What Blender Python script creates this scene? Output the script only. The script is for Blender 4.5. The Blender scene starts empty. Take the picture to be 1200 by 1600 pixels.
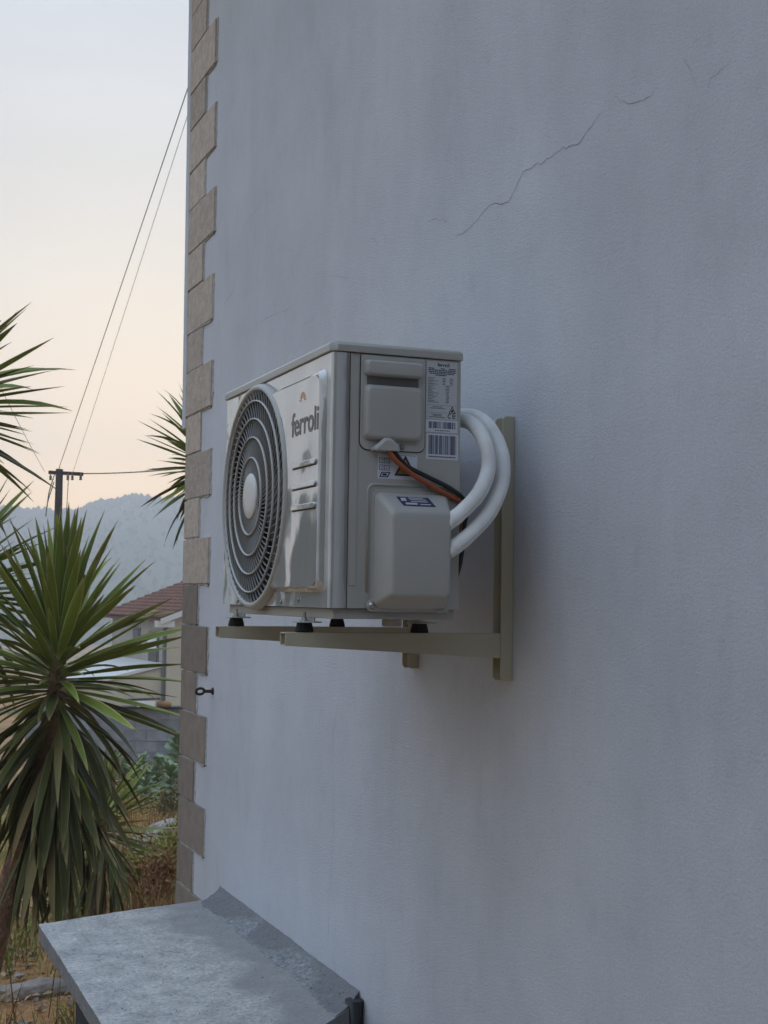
import bpy, bmesh, math, random
from mathutils import Vector, Matrix, Euler, noise
random.seed(7)
PI = math.pi
S = bpy.context.scene
COL = S.collection

# ------------------------------------------------------------------ camera
YAW, PITCH, ROLL = .3743, .0606, .0148
cam_d = bpy.data.cameras.new('camera')
cam = bpy.data.objects.new('camera', cam_d)
COL.objects.link(cam)
fwd = Vector((-math.cos(YAW)*math.cos(PITCH), math.sin(YAW)*math.cos(PITCH), math.sin(PITCH)))
rt = fwd.cross(Vector((0, 0, 1))).normalized()
up = rt.cross(fwd)
r2 = rt*math.cos(ROLL)+up*math.sin(ROLL)
u2 = -rt*math.sin(ROLL)+up*math.cos(ROLL)
CAM = Vector((2.7785, -1.4704, .0339))
m = Matrix((r2, u2, -fwd)).transposed().to_4x4()
m.translation = CAM
cam.matrix_world = m
cam_d.sensor_fit = 'VERTICAL'
cam_d.sensor_height = 36
cam_d.lens = 2200.6/1600*36
cam_d.clip_start = .05
cam_d.clip_end = 20000
cam_d.dof.use_dof = True
cam_d.dof.focus_distance = 3.0
cam_d.dof.aperture_fstop = 22.0      # about 2.3 mm of aperture, as a phone has
S.camera = cam

# ------------------------------------------------------------------ sky, sun, exposure
SUN_DIR = Vector((-math.cos(.20), math.sin(.20), 0))       # azimuth of the low sun, behind the house corner
SUN_EL = math.radians(5)
wd = bpy.data.worlds.new('World')
S.world = wd
wd.use_nodes = True
wn, wl = wd.node_tree.nodes, wd.node_tree.links
sky = wn.new('ShaderNodeTexSky')
sky.sky_type = 'NISHITA'
sky.sun_disc = False
sky.sun_elevation = SUN_EL
sky.sun_rotation = math.atan2(SUN_DIR.x, SUN_DIR.y)
sky.altitude = 300
sky.air_density = 1.0
sky.dust_density = 2.5
sky.ozone_density = 2.0
bg = wn['Background']
bg.inputs['Strength'].default_value = .1
# high thin evening overcast: an even pale veil by height above the horizon, added to the clear-sky glow of the sunset side
SKY_GAIN = .31
tcw = wn.new('ShaderNodeTexCoord')
sep = wn.new('ShaderNodeSeparateXYZ')
wl.new(tcw.outputs['Generated'], sep.inputs[0])
ramp = wn.new('ShaderNodeValToRGB')
VEIL = [(0.0, (.48, .345, .225)), (.10, (.475, .40, .325)), (.22, (.53, .535, .525)), (.40, (.61, .655, .715)), (.58, (.86, 1.06, 1.34)), (1.0, (1.03, 1.32, 1.80))]
el = ramp.color_ramp.elements
el[0].position, el[0].color = VEIL[0][0], (*VEIL[0][1], 1)
el[1].position, el[1].color = VEIL[-1][0], (*VEIL[-1][1], 1)
for p_, c_ in VEIL[1:-1]:
    e_ = el.new(p_)
    e_.color = (*c_, 1)
wl.new(sep.outputs[2], ramp.inputs[0])
def wscale(src, k):
    n = wn.new('ShaderNodeVectorMath')
    n.operation = 'SCALE'
    n.inputs[3].default_value = k
    wl.new(src, n.inputs[0])
    return n.outputs[0]
addw = wn.new('ShaderNodeVectorMath')
addw.operation = 'ADD'
wl.new(wscale(sky.outputs[0], SKY_GAIN), addw.inputs[0])
cmap = wn.new('ShaderNodeMapping')
cmap.inputs['Scale'].default_value = (2.2, 2.2, 9)
wl.new(tcw.outputs['Generated'], cmap.inputs[0])
cno = wn.new('ShaderNodeTexNoise')
cno.inputs['Scale'].default_value = 1.6
cno.inputs['Detail'].default_value = 5
wl.new(cmap.outputs[0], cno.inputs['Vector'])
crg = wn.new('ShaderNodeMapRange')
crg.inputs['From Min'].default_value = .3
crg.inputs['From Max'].default_value = .7
crg.inputs['To Min'].default_value = 9.3
crg.inputs['To Max'].default_value = 10.7
wl.new(cno.outputs[0], crg.inputs[0])
veil = wn.new('ShaderNodeVectorMath')
veil.operation = 'SCALE'
wl.new(ramp.outputs[0], veil.inputs[0])
wl.new(crg.outputs[0], veil.inputs[3])
wl.new(veil.outputs[0], addw.inputs[1])
wl.new(addw.outputs[0], bg.inputs['Color'])
sun_d = bpy.data.lights.new('sun', 'SUN')
sun_d.energy = .5
sun_d.angle = math.radians(12)
sun_d.color = (1, .86, .72)
sun = bpy.data.objects.new('sun', sun_d)
COL.objects.link(sun)
sd = Vector((SUN_DIR.x*math.cos(SUN_EL), SUN_DIR.y*math.cos(SUN_EL), math.sin(SUN_EL)))
sun.rotation_euler = sd.to_track_quat('Z', 'Y').to_euler()
S.view_settings.view_transform = 'Standard'
S.view_settings.look = 'None'
S.view_settings.gamma = 1
S.view_settings.exposure = -.03
S.cycles.max_bounces = 8
S.cycles.diffuse_bounces = 4
S.cycles.volume_bounces = 3
S.cycles.use_denoising = True
S.cycles.use_adaptive_sampling = True
S.cycles.adaptive_threshold = .015

# ------------------------------------------------------------------ helpers
class MB:
    """collects shapes, then links them as ONE mesh object"""
    def __init__(s):
        s.v, s.f, s.sm = [], [], []
    def add(s, vs, fs, smooth=False):
        o = len(s.v)
        s.v += [Vector(p) for p in vs]
        s.f += [[i+o for i in f] for f in fs]
        s.sm += [smooth]*len(fs)
        return s
    def box(s, x0, x1, y0, y1, z0, z1):
        return s.add([(x0, y0, z0), (x1, y0, z0), (x1, y1, z0), (x0, y1, z0), (x0, y0, z1), (x1, y0, z1), (x1, y1, z1), (x0, y1, z1)],
                     [(3, 2, 1, 0), (4, 5, 6, 7), (0, 1, 5, 4), (1, 2, 6, 5), (2, 3, 7, 6), (3, 0, 4, 7)])
    def obox(s, c, ax, ay, az):
        c, ax, ay, az = Vector(c), Vector(ax), Vector(ay), Vector(az)
        vs = [c+ax*i+ay*j+az*k for k in (-1, 1) for j, i in ((-1, -1), (-1, 1), (1, 1), (1, -1))]
        return s.add(vs, [(3, 2, 1, 0), (4, 5, 6, 7), (0, 1, 5, 4), (1, 2, 6, 5), (2, 3, 7, 6), (3, 0, 4, 7)])
    def tube(s, pts, r, n=8, cap=True, smooth=True):
        pts = [Vector(p) for p in pts]
        rs = r if isinstance(r, (list, tuple)) else [r]*len(pts)
        vs, fs = [], []
        t0 = (pts[1]-pts[0]).normalized()
        a = t0.orthogonal().normalized()
        for i, p in enumerate(pts):
            t = (pts[min(i+1, len(pts)-1)]-pts[max(i-1, 0)]).normalized()
            a = (a-t*a.dot(t)).normalized()
            b = t.cross(a)
            vs += [p+(a*math.cos(2*PI*k/n)+b*math.sin(2*PI*k/n))*rs[i] for k in range(n)]
        for i in range(len(pts)-1):
            fs += [(i*n+k, i*n+(k+1) % n, (i+1)*n+(k+1) % n, (i+1)*n+k) for k in range(n)]
        s.add(vs, fs, smooth)
        if cap:
            o = len(s.v)-len(vs)
            s.f += [[o+k for k in reversed(range(n))], [o+(len(pts)-1)*n+k for k in range(n)]]
            s.sm += [False, False]
        return s
    def lathe(s, c, axis, prof, n=24, smooth=True, close=True):
        """prof: (radius, height along axis) pairs"""
        c, axis = Vector(c), Vector(axis).normalized()
        a = axis.orthogonal().normalized()
        b = axis.cross(a)
        vs = [c+axis*h+(a*math.cos(2*PI*k/n)+b*math.sin(2*PI*k/n))*r for r, h in prof for k in range(n)]
        fs = [(i*n+k, i*n+(k+1) % n, (i+1)*n+(k+1) % n, (i+1)*n+k) for i in range(len(prof)-1) for k in range(n)]
        s.add(vs, fs, smooth)
        if close:
            o = len(s.v)-len(vs)
            s.f += [[o+k for k in reversed(range(n))], [o+(len(prof)-1)*n+k for k in range(n)]]
            s.sm += [False, False]
        return s
    def prism(s, poly, axis, lo, hi, smooth=False):
        """poly: 2-D points; axis 0: (y,z) along x, 1: (x,z) along y, 2: (x,y) along z"""
        def P(q, h):
            return {0: (h, q[0], q[1]), 1: (q[0], h, q[1]), 2: (q[0], q[1], h)}[axis]
        n = len(poly)
        s.add([P(q, lo) for q in poly]+[P(q, hi) for q in poly],
              [[k, (k+1) % n, n+(k+1) % n, n+k] for k in range(n)]+[list(reversed(range(n))), list(range(n, 2*n))], smooth)
        return s
    def build(s, name, mat, parent=None, bevel=0, seg=2, weld=False, fix=True):
        me = bpy.data.meshes.new(name)
        org = Vector((0, 0, 0))
        q = parent
        while q is not None:
            org += q.location
            q = q.parent
        me.from_pydata([tuple(p-org) for p in s.v], [], s.f)
        for p, sm in zip(me.polygons, s.sm):
            p.use_smooth = sm
        if fix or weld:
            bm = bmesh.new()
            bm.from_mesh(me)
            if weld:
                bmesh.ops.remove_doubles(bm, verts=bm.verts, dist=1e-5)
            if fix:
                bmesh.ops.recalc_face_normals(bm, faces=bm.faces)
            bm.to_mesh(me)
            bm.free()
        me.materials.append(mat)
        o = bpy.data.objects.new(name, me)
        COL.objects.link(o)
        o.parent = parent
        if bevel:
            md = o.modifiers.new('bevel', 'BEVEL')
            md.width = bevel
            md.segments = seg
            md.limit_method = 'ANGLE'
            md.angle_limit = math.radians(35)
            md.harden_normals = True
            for p in me.polygons:
                p.use_smooth = True
        return o

def tag(o, label=None, cat=None, group=None, kind=None):
    if label: o['label'] = label
    if cat: o['category'] = cat
    if group: o['group'] = group
    if kind: o['kind'] = kind
    return o
def empty(name, loc):
    o = bpy.data.objects.new(name, None)
    o.empty_display_size = .1
    o.location = loc
    COL.objects.link(o)
    return o
def rrect(x0, x1, z0, z1, r, n=6, which=(1, 1, 1, 1)):
    """rounded rectangle outline, counter-clockwise from lower left; which: round ll, lr, ur, ul"""
    out = []
    for (cx, cz, a0, w, kx, kz) in ((x0+r, z0+r, PI, which[0], x0, z0), (x1-r, z0+r, 1.5*PI, which[1], x1, z0),
                                    (x1-r, z1-r, 0, which[2], x1, z1), (x0+r, z1-r, .5*PI, which[3], x0, z1)):
        if w:
            out += [(cx+r*math.cos(a0+.5*PI*k/n), cz+r*math.sin(a0+.5*PI*k/n)) for k in range(n+1)]
        else:
            out.append((kx, kz))
    return out
def smooth_path(pts, n=8):
    """Catmull-Rom through the points"""
    pts = [Vector(p) for p in pts]
    P = [pts[0]*2-pts[1]]+pts+[pts[-1]*2-pts[-2]]
    out = []
    for i in range(1, len(P)-2):
        for k in range(n):
            t = k/n
            out.append(.5*((2*P[i])+(P[i+1]-P[i-1])*t+(2*P[i-1]-5*P[i]+4*P[i+1]-P[i+2])*t*t+(3*P[i]-P[i-1]-3*P[i+1]+P[i+2])*t**3))
    out.append(pts[-1])
    return out
def text_mesh(mb, txt, size, origin, ux, uz, bold=0):
    """flat lettering: the built-in font's outline laid on the plane ux, uz"""
    cu = bpy.data.curves.new('t', 'FONT')
    cu.body = txt
    cu.size = size
    cu.offset = bold
    ob = bpy.data.objects.new('t', cu)
    COL.objects.link(ob)
    dg = bpy.context.evaluated_depsgraph_get()
    me = bpy.data.meshes.new_from_object(ob.evaluated_get(dg))
    o, ux, uz = Vector(origin), Vector(ux), Vector(uz)
    mb.add([o+ux*v.co.x+uz*v.co.y for v in me.vertices], [list(p.vertices) for p in me.polygons])
    w = max([v.co.x for v in me.vertices] or [0])
    bpy.data.objects.remove(ob)
    bpy.data.curves.remove(cu)
    bpy.data.meshes.remove(me)
    return w

# ------------------------------------------------------------------ materials
def mat(name, col, rough=.6, spec=.5, metal=0, var=None, vscale=8, bump=0, bscale=60, bdist=.002, coat=0, detail=4, rand=0, coat_rough=.1):
    """var: a second colour mixed in by noise; rand: brightness spread between objects"""
    M = bpy.data.materials.new(name)
    M.use_nodes = True
    N, L = M.node_tree.nodes, M.node_tree.links
    b = N['Principled BSDF']
    b.inputs['Base Color'].default_value = (*col, 1)
    b.inputs['Roughness'].default_value = rough
    b.inputs['Specular IOR Level'].default_value = spec
    b.inputs['Metallic'].default_value = metal
    b.inputs['Coat Weight'].default_value = coat
    b.inputs['Coat Roughness'].default_value = coat_rough
    tc = N.new('ShaderNodeTexCoord')
    out = None
    if var:
        nz = N.new('ShaderNodeTexNoise')
        nz.inputs['Scale'].default_value = vscale
        nz.inputs['Detail'].default_value = detail
        L.new(tc.outputs['Object'], nz.inputs['Vector'])
        cr = N.new('ShaderNodeMapRange')
        cr.inputs['From Min'].default_value = .35
        cr.inputs['From Max'].default_value = .65
        L.new(nz.outputs[0], cr.inputs[0])
        mx = N.new('ShaderNodeMix')
        mx.data_type = 'RGBA'
        mx.inputs[6].default_value = (*col, 1)
        mx.inputs[7].default_value = (*var, 1)
        L.new(cr.outputs[0], mx.inputs[0])
        out = mx.outputs[2]
    if rand:
        oi = N.new('ShaderNodeObjectInfo')
        mr = N.new('ShaderNodeMapRange')
        mr.inputs['To Min'].default_value = 1-rand
        mr.inputs['To Max'].default_value = 1+rand
        L.new(oi.outputs['Random'], mr.inputs[0])
        hs = N.new('ShaderNodeHueSaturation')
        if out: L.new(out, hs.inputs['Color'])
        else: hs.inputs['Color'].default_value = (*col, 1)
        L.new(mr.outputs[0], hs.inputs['Value'])
        out = hs.outputs[0]
    if out: L.new(out, b.inputs['Base Color'])
    if bump:
        n2 = N.new('ShaderNodeTexNoise')
        n2.inputs['Scale'].default_value = bscale
        n2.inputs['Detail'].default_value = 5
        L.new(tc.outputs['Object'], n2.inputs['Vector'])
        bp = N.new('ShaderNodeBump')
        bp.inputs['Strength'].default_value = bump
        bp.inputs['Distance'].default_value = bdist
        L.new(n2.outputs[0], bp.inputs['Height'])
        L.new(bp.outputs[0], b.inputs['Normal'])
    return M

def stucco():
    """white painted render: fine sand grain, trowel waves, faint vertical streaks of dirt"""
    M = bpy.data.materials.new('stucco')
    M.use_nodes = True
    N, L = M.node_tree.nodes, M.node_tree.links
    b = N['Principled BSDF']
    b.inputs['Roughness'].default_value = .9
    b.inputs['Specular IOR Level'].default_value = .2
    tc = N.new('ShaderNodeTexCoord')
    def noise_(sc, det, mapping=None, rough=.55):
        n = N.new('ShaderNodeTexNoise')
        n.inputs['Scale'].default_value = sc
        n.inputs['Detail'].default_value = det
        n.inputs['Roughness'].default_value = rough
        if mapping:
            mp = N.new('ShaderNodeMapping')
            mp.inputs['Scale'].default_value = mapping
            L.new(tc.outputs['Object'], mp.inputs[0])
            L.new(mp.outputs[0], n.inputs['Vector'])
        else:
            L.new(tc.outputs['Object'], n.inputs['Vector'])
        return n.outputs[0]
    def rng(src, a, bb, lo, hi):
        r = N.new('ShaderNodeMapRange')
        for k, v in zip(('From Min', 'From Max', 'To Min', 'To Max'), (a, bb, lo, hi)):
            r.inputs[k].default_value = v
        L.new(src, r.inputs[0])
        return r.outputs[0]
    def math_(op, a, bb):
        n = N.new('ShaderNodeMath')
        n.operation = op
        for i, v in enumerate((a, bb)):
            if isinstance(v, (int, float)): n.inputs[i].default_value = v
            else: L.new(v, n.inputs[i])
        return n.outputs[0]
    patch = rng(noise_(1.5, 7, None, .62), .38, .66, 0, 1)
    streak = rng(noise_(4.5, 8, (1, 1, .3), .65), .46, .72, 0, 1)
    dab = rng(noise_(13, 6, (1, 1, .7), .7), .54, .74, 0, 1)
    f = math_('ADD', math_('ADD', math_('MULTIPLY', patch, .48), math_('MULTIPLY', streak, .26)), math_('MULTIPLY', dab, .30))
    mx = N.new('ShaderNodeMix')
    mx.data_type = 'RGBA'
    mx.inputs[6].default_value = (.70, .715, .76, 1)
    mx.inputs[7].default_value = (.50, .51, .55, 1)
    L.new(f, mx.inputs[0])
    # uneven tone of single sand grains
    speck = rng(noise_(130, 6, None, .75), .36, .64, 0, .42)
    mx0 = N.new('ShaderNodeMix')
    mx0.data_type = 'RGBA'
    L.new(speck, mx0.inputs[0])
    L.new(mx.outputs[2], mx0.inputs[6])
    mx0.inputs[7].default_value = (.48, .49, .525, 1)
    mx = mx0
    # tiny dark pits between the sand grains
    pits = rng(noise_(120, 3, None, .5), .66, .74, 0, .45)
    mx2 = N.new('ShaderNodeMix')
    mx2.data_type = 'RGBA'
    L.new(pits, mx2.inputs[0])
    L.new(mx.outputs[2], mx2.inputs[6])
    mx2.inputs[7].default_value = (.30, .31, .34, 1)
    L.new(mx2.outputs[2], b.inputs['Base Color'])
    # sand grain: sharp, sparse, and coarser in some patches than in others
    grain = rng(noise_(150, 8, None, .78), .42, .68, 0, 1)
    fine = noise_(420, 4, None, .7)
    coarse = rng(noise_(2.3, 3), .38, .62, .8, 1)
    trowel = noise_(16, 4, (1, 1, .5))
    h = math_('ADD', math_('MULTIPLY', math_('ADD', math_('MULTIPLY', grain, .75), math_('MULTIPLY', fine, .5)), coarse), math_('MULTIPLY', trowel, .5))
    b1 = N.new('ShaderNodeBump')
    b1.inputs['Strength'].default_value = .6
    b1.inputs['Distance'].default_value = .0036
    L.new(h, b1.inputs['Height'])
    b2 = N.new('ShaderNodeBump')
    b2.inputs['Strength'].default_value = .13
    b2.inputs['Distance'].default_value = .03
    L.new(noise_(3.2, 3), b2.inputs['Height'])
    L.new(b1.outputs[0], b2.inputs['Normal'])
    L.new(b2.outputs[0], b.inputs['Normal'])
    return M
def concrete(name, c1, c2, c3, vs=5, bu=.5, grit=.16):
    M = mat(name, c1, .85, .25, var=c2, vscale=vs, bump=bu, bscale=120, bdist=.0028, detail=9)
    N, L = M.node_tree.nodes, M.node_tree.links
    b = N['Principled BSDF']
    src = b.inputs['Base Color'].links[0].from_socket
    tc = N.new('ShaderNodeTexCoord')
    n = N.new('ShaderNodeTexNoise')
    n.inputs['Scale'].default_value = 45
    n.inputs['Detail'].default_value = 3
    L.new(tc.outputs['Object'], n.inputs['Vector'])
    r = N.new('ShaderNodeMapRange')
    r.inputs['From Min'].default_value = .66
    r.inputs['From Max'].default_value = .74
    r.inputs['To Max'].default_value = .8
    L.new(n.outputs[0], r.inputs[0])
    mx = N.new('ShaderNodeMix')
    mx.data_type = 'RGBA'
    L.new(r.outputs[0], mx.inputs[0])
    L.new(src, mx.inputs[6])
    mx.inputs[7].default_value = (*c3, 1)
    # gritty salt-and-pepper grain
    g = N.new('ShaderNodeTexNoise')
    g.inputs['Scale'].default_value = 75
    g.inputs['Detail'].default_value = 7
    g.inputs['Roughness'].default_value = .75
    L.new(tc.outputs['Object'], g.inputs['Vector'])
    gr = N.new('ShaderNodeMapRange')
    for k, v in zip(('From Min', 'From Max', 'To Min', 'To Max'), (.36, .64, 1-grit, 1+grit)):
        gr.inputs[k].default_value = v
    L.new(g.outputs[0], gr.inputs[0])
    hs = N.new('ShaderNodeHueSaturation')
    L.new(mx.outputs[2], hs.inputs['Color'])
    L.new(gr.outputs[0], hs.inputs['Value'])
    L.new(hs.outputs[0], b.inputs['Base Color'])
    return M
def stain(Mx, col, y0, y1):
    N, L = Mx.node_tree.nodes, Mx.node_tree.links
    b = N['Principled BSDF']
    src = b.inputs['Base Color'].links[0].from_socket
    ge = N.new('ShaderNodeNewGeometry')
    sp = N.new('ShaderNodeSeparateXYZ')
    L.new(ge.outputs['Position'], sp.inputs[0])
    n = N.new('ShaderNodeTexNoise')
    n.inputs['Scale'].default_value = 3.2
    n.inputs['Detail'].default_value = 7
    L.new(ge.outputs['Position'], n.inputs['Vector'])
    m1 = N.new('ShaderNodeMath')
    m1.operation = 'MULTIPLY_ADD'
    m1.inputs[1].default_value = .5
    L.new(n.outputs[0], m1.inputs[0])
    L.new(sp.outputs[1], m1.inputs[2])
    r = N.new('ShaderNodeMapRange')
    r.inputs['From Min'].default_value = y0+.25
    r.inputs['From Max'].default_value = y1+.25
    r.inputs['To Max'].default_value = .75
    L.new(m1.outputs[0], r.inputs[0])
    mx = N.new('ShaderNodeMix')
    mx.data_type = 'RGBA'
    L.new(r.outputs[0], mx.inputs[0])
    L.new(src, mx.inputs[6])
    mx.inputs[7].default_value = (*col, 1)
    L.new(mx.outputs[2], b.inputs['Base Color'])
    return Mx
def scratches(Mx, col):
    N, L = Mx.node_tree.nodes, Mx.node_tree.links
    b = N['Principled BSDF']
    src = b.inputs['Base Color'].links[0].from_socket
    ge = N.new('ShaderNodeNewGeometry')
    def nz(sc, det):
        n = N.new('ShaderNodeTexNoise')
        n.inputs['Scale'].default_value = sc
        n.inputs['Detail'].default_value = det
        L.new(ge.outputs['Position'], n.inputs['Vector'])
        return n.outputs[0]
    def mt(op, a, c):
        m_ = N.new('ShaderNodeMath')
        m_.operation = op
        for k, v in enumerate((a, c)):
            if isinstance(v, (int, float)): m_.inputs[k].default_value = v
            else: L.new(v, m_.inputs[k])
        return m_.outputs[0]
    def mr(src_, a, c, lo, hi):
        r = N.new('ShaderNodeMapRange')
        for k, v in zip(('From Min', 'From Max', 'To Min', 'To Max'), (a, c, lo, hi)):
            r.inputs[k].default_value = v
        L.new(src_, r.inputs[0])
        return r.outputs[0]
    line = mr(mt('ABSOLUTE', mt('SUBTRACT', nz(3.4, 2.5), .5), 0), 0, .009, 1, 0)
    mask = mr(nz(6, 2), .52, .6, 0, 1)
    mx = N.new('ShaderNodeMix')
    mx.data_type = 'RGBA'
    L.new(mt('MULTIPLY', mt('MULTIPLY', line, mask), .7), mx.inputs[0])
    L.new(src, mx.inputs[6])
    mx.inputs[7].default_value = (*col, 1)
    L.new(mx.outputs[2], b.inputs['Base Color'])
    return Mx
def glossy_panel():
    M = mat('glossy_front', (.42, .412, .392), .09, .7, coat=1, coat_rough=.05)
    M.node_tree.nodes['Principled BSDF'].inputs['Coat IOR'].default_value = 2.7
    N, L = M.node_tree.nodes, M.node_tree.links
    tc = N.new('ShaderNodeTexCoord')
    n = N.new('ShaderNodeTexNoise')
    n.inputs['Scale'].default_value = 7
    n.inputs['Detail'].default_value = 1.5
    L.new(tc.outputs['Object'], n.inputs['Vector'])
    bp = N.new('ShaderNodeBump')
    bp.inputs['Strength'].default_value = .8
    bp.inputs['Distance'].default_value = .01
    L.new(n.outputs[0], bp.inputs['Height'])
    L.new(bp.outputs[0], N['Principled BSDF'].inputs['Normal'])
    L.new(bp.outputs[0], N['Principled BSDF'].inputs['Coat Normal'])
    return M

M = {
 'stucco': stucco(),
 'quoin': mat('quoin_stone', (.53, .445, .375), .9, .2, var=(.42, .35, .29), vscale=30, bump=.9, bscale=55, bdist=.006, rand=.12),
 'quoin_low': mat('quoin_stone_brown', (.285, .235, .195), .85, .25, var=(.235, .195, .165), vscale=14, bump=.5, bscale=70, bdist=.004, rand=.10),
 'mortar': mat('mortar', (.5, .49, .47), .95, .1, var=(.36, .35, .33), vscale=60),
 'crack': mat('crack_shadow', (.17, .17, .18), .95, .05),
 'metal_side': mat('cream_sheet_metal', (.43, .417, .385), .38, .5, bump=.06, bscale=5, bdist=.004, var=(.385, .37, .335), vscale=4, detail=7),
 'front': glossy_panel(),
 'plastic': mat('cream_plastic', (.44, .43, .405), .42, .45, bump=.04, bscale=300, bdist=.0005, var=(.405, .39, .36), vscale=6, detail=7),
 'grille': mat('grille_plastic', (.50, .49, .465), .4, .45),
 'bars': mat('grille_bar_plastic', (.33, .325, .31), .5, .35),
 'hub': mat('hub_plastic', (.66, .65, .62), .35, .5),
 'dark': mat('dark_interior', (.02, .02, .022), .7, .3),
 'slot': mat('slot_shadow_plastic', (.14, .137, .128), .6, .3),
 'seam': mat('seam_gap', (.03, .03, .03), .8, .1),
 'blade': mat('fan_blade', (.10, .10, .105), .5, .4),
 'fins': mat('condenser_fins', (.10, .10, .105), .5, .5, metal=.5),
 'rubber': mat('black_rubber', (.012, .012, .013), .75, .3),
 'steel': mat('zinc_steel', (.45, .45, .44), .35, .5, metal=1, var=(.3, .3, .29), vscale=60),
 'bracket': mat('beige_powder_coat', (.47, .435, .33), .5, .4, bump=.05, bscale=250, bdist=.0005, var=(.48, .435, .32), vscale=12),
 'paper': mat('label_paper', (.62, .63, .68), .5, .4),
 'paper2': mat('label_silver', (.52, .53, .55), .42, .4),
 'ink': mat('ink', (.035, .035, .05), .6, .2),
 'ink_blue': mat('ink_blue', (.03, .035, .10), .6, .2),
 'ink_grey': mat('ink_grey', (.16, .16, .18), .6, .2),
 'logo': mat('logo_black', (.025, .023, .021), .2, .5),
 'orange_ink': mat('logo_orange', (.75, .33, .10), .4, .4),
 'yellow': mat('warning_yellow', (.26, .22, .05), .5, .4),
 'navy': mat('navy_sticker', (.035, .045, .11), .4, .4),
 'pipe': mat('white_foam_insulation', (.88, .88, .86), .6, .3, bump=.25, bscale=25, bdist=.004, var=(.69, .69, .68), vscale=14),
 'orange': mat('orange_sheath', (.34, .085, .028), .45, .4),
 'black': mat('black_sheath', (.015, .015, .016), .4, .45),
 'iron': mat('rusty_iron', (.03, .024, .022), .75, .3, var=(.06, .035, .02), vscale=120, bump=.6, bscale=200),
 'slab': scratches(stain(concrete('slab_concrete', (.52, .505, .485), (.36, .352, .342), (.20, .198, .195), 11, 1, .30), (.27, .266, .262), -.27, -.20), (.22, .22, .23)),
 'cement': stain(concrete('grey_cement', (.29, .294, .305), (.25, .254, .262), (.10, .10, .10), 34, 1, .45), (.175, .174, .174), -.095, -.045),
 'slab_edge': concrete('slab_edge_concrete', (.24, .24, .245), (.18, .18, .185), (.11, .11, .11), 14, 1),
 'support': mat('dark_grey_render', (.05, .052, .064), .9, .2, bump=.5, bscale=60, var=(.035, .037, .045), vscale=6),
 'leaf': None, 'leaf_old': None,
 'trunk': mat('yucca_bark', (.34, .21, .14), .95, .1, var=(.20, .125, .085), vscale=18, bump=1, bscale=40, bdist=.03),
 'pole': mat('weathered_pole', (.05, .04, .034), .9, .2, var=(.03, .026, .023), vscale=12, bump=.6, bscale=25, bdist=.02),
 'wire': mat('line_cable', (.045, .045, .05), .6, .3),
 'porcelain': mat('insulator', (.12, .09, .07), .3, .5),
 'block': mat('concrete_block', (.30, .30, .32), .95, .1, var=(.22, .22, .235), vscale=5, bump=.6, bscale=40, bdist=.01, rand=.14),
 'blockmortar': mat('block_mortar', (.22, .22, .23), .95, .1),
 'tar': mat('dark_sheet', (.025, .025, .028), .7, .3),
 'white': mat('white_plastic', (.78, .78, .78), .45, .4),
 'rend_shaded': mat('far_wall_shaded', (.42, .385, .345), .95, .1, var=(.35, .32, .285), vscale=1.2),  # far house side in shade: the shade is mixed into its render colour
 'rend_beige': mat('far_wall_beige', (.52, .47, .37), .95, .1, var=(.46, .41, .32), vscale=1.2),
 'tile': mat('clay_tile', (.20, .085, .055), .9, .15, var=(.12, .055, .04), vscale=3, rand=.25),
 'fascia': mat('fascia', (.60, .59, .56), .8, .2),
 'glass': mat('far_glass', (.03, .035, .04), .15, .5),
 'frame': mat('far_window_frame', (.12, .12, .13), .6, .3),
 'soil': None,
 'straw': mat('dry_straw', (.60, .42, .17), .9, .1, var=(.40, .25, .10), vscale=1.3),
 'grass': mat('green_grass', (.16, .20, .045), .85, .15, var=(.32, .29, .075), vscale=1.5),
 'litter': mat('fallen_leaves', (.56, .42, .24), .9, .1, var=(.28, .16, .08), vscale=6),
 'grit': mat('mortar_grit', (.17, .16, .15), .95, .1, var=(.33, .32, .31), vscale=40),
 'weed': mat('rust_weed', (.30, .165, .075), .9, .1, var=(.19, .10, .05), vscale=3),
 'shrub': mat('shrub_green', (.06, .085, .03), .8, .2, var=(.035, .055, .02), vscale=4),
 'kale': mat('kale_leaf', (.13, .21, .085), .5, .35, var=(.30, .36, .22), vscale=14, rand=.2),
 'stem': mat('plant_stem', (.20, .20, .10), .8, .2),
 'rock': mat('field_stone', (.36, .31, .265), .95, .1, var=(.22, .19, .165), vscale=9, bump=.7, bscale=20, bdist=.02),
 'forest': mat('far_forest', (.065, .08, .06), 1, 0, var=(.10, .10, .075), vscale=.02),
}
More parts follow.
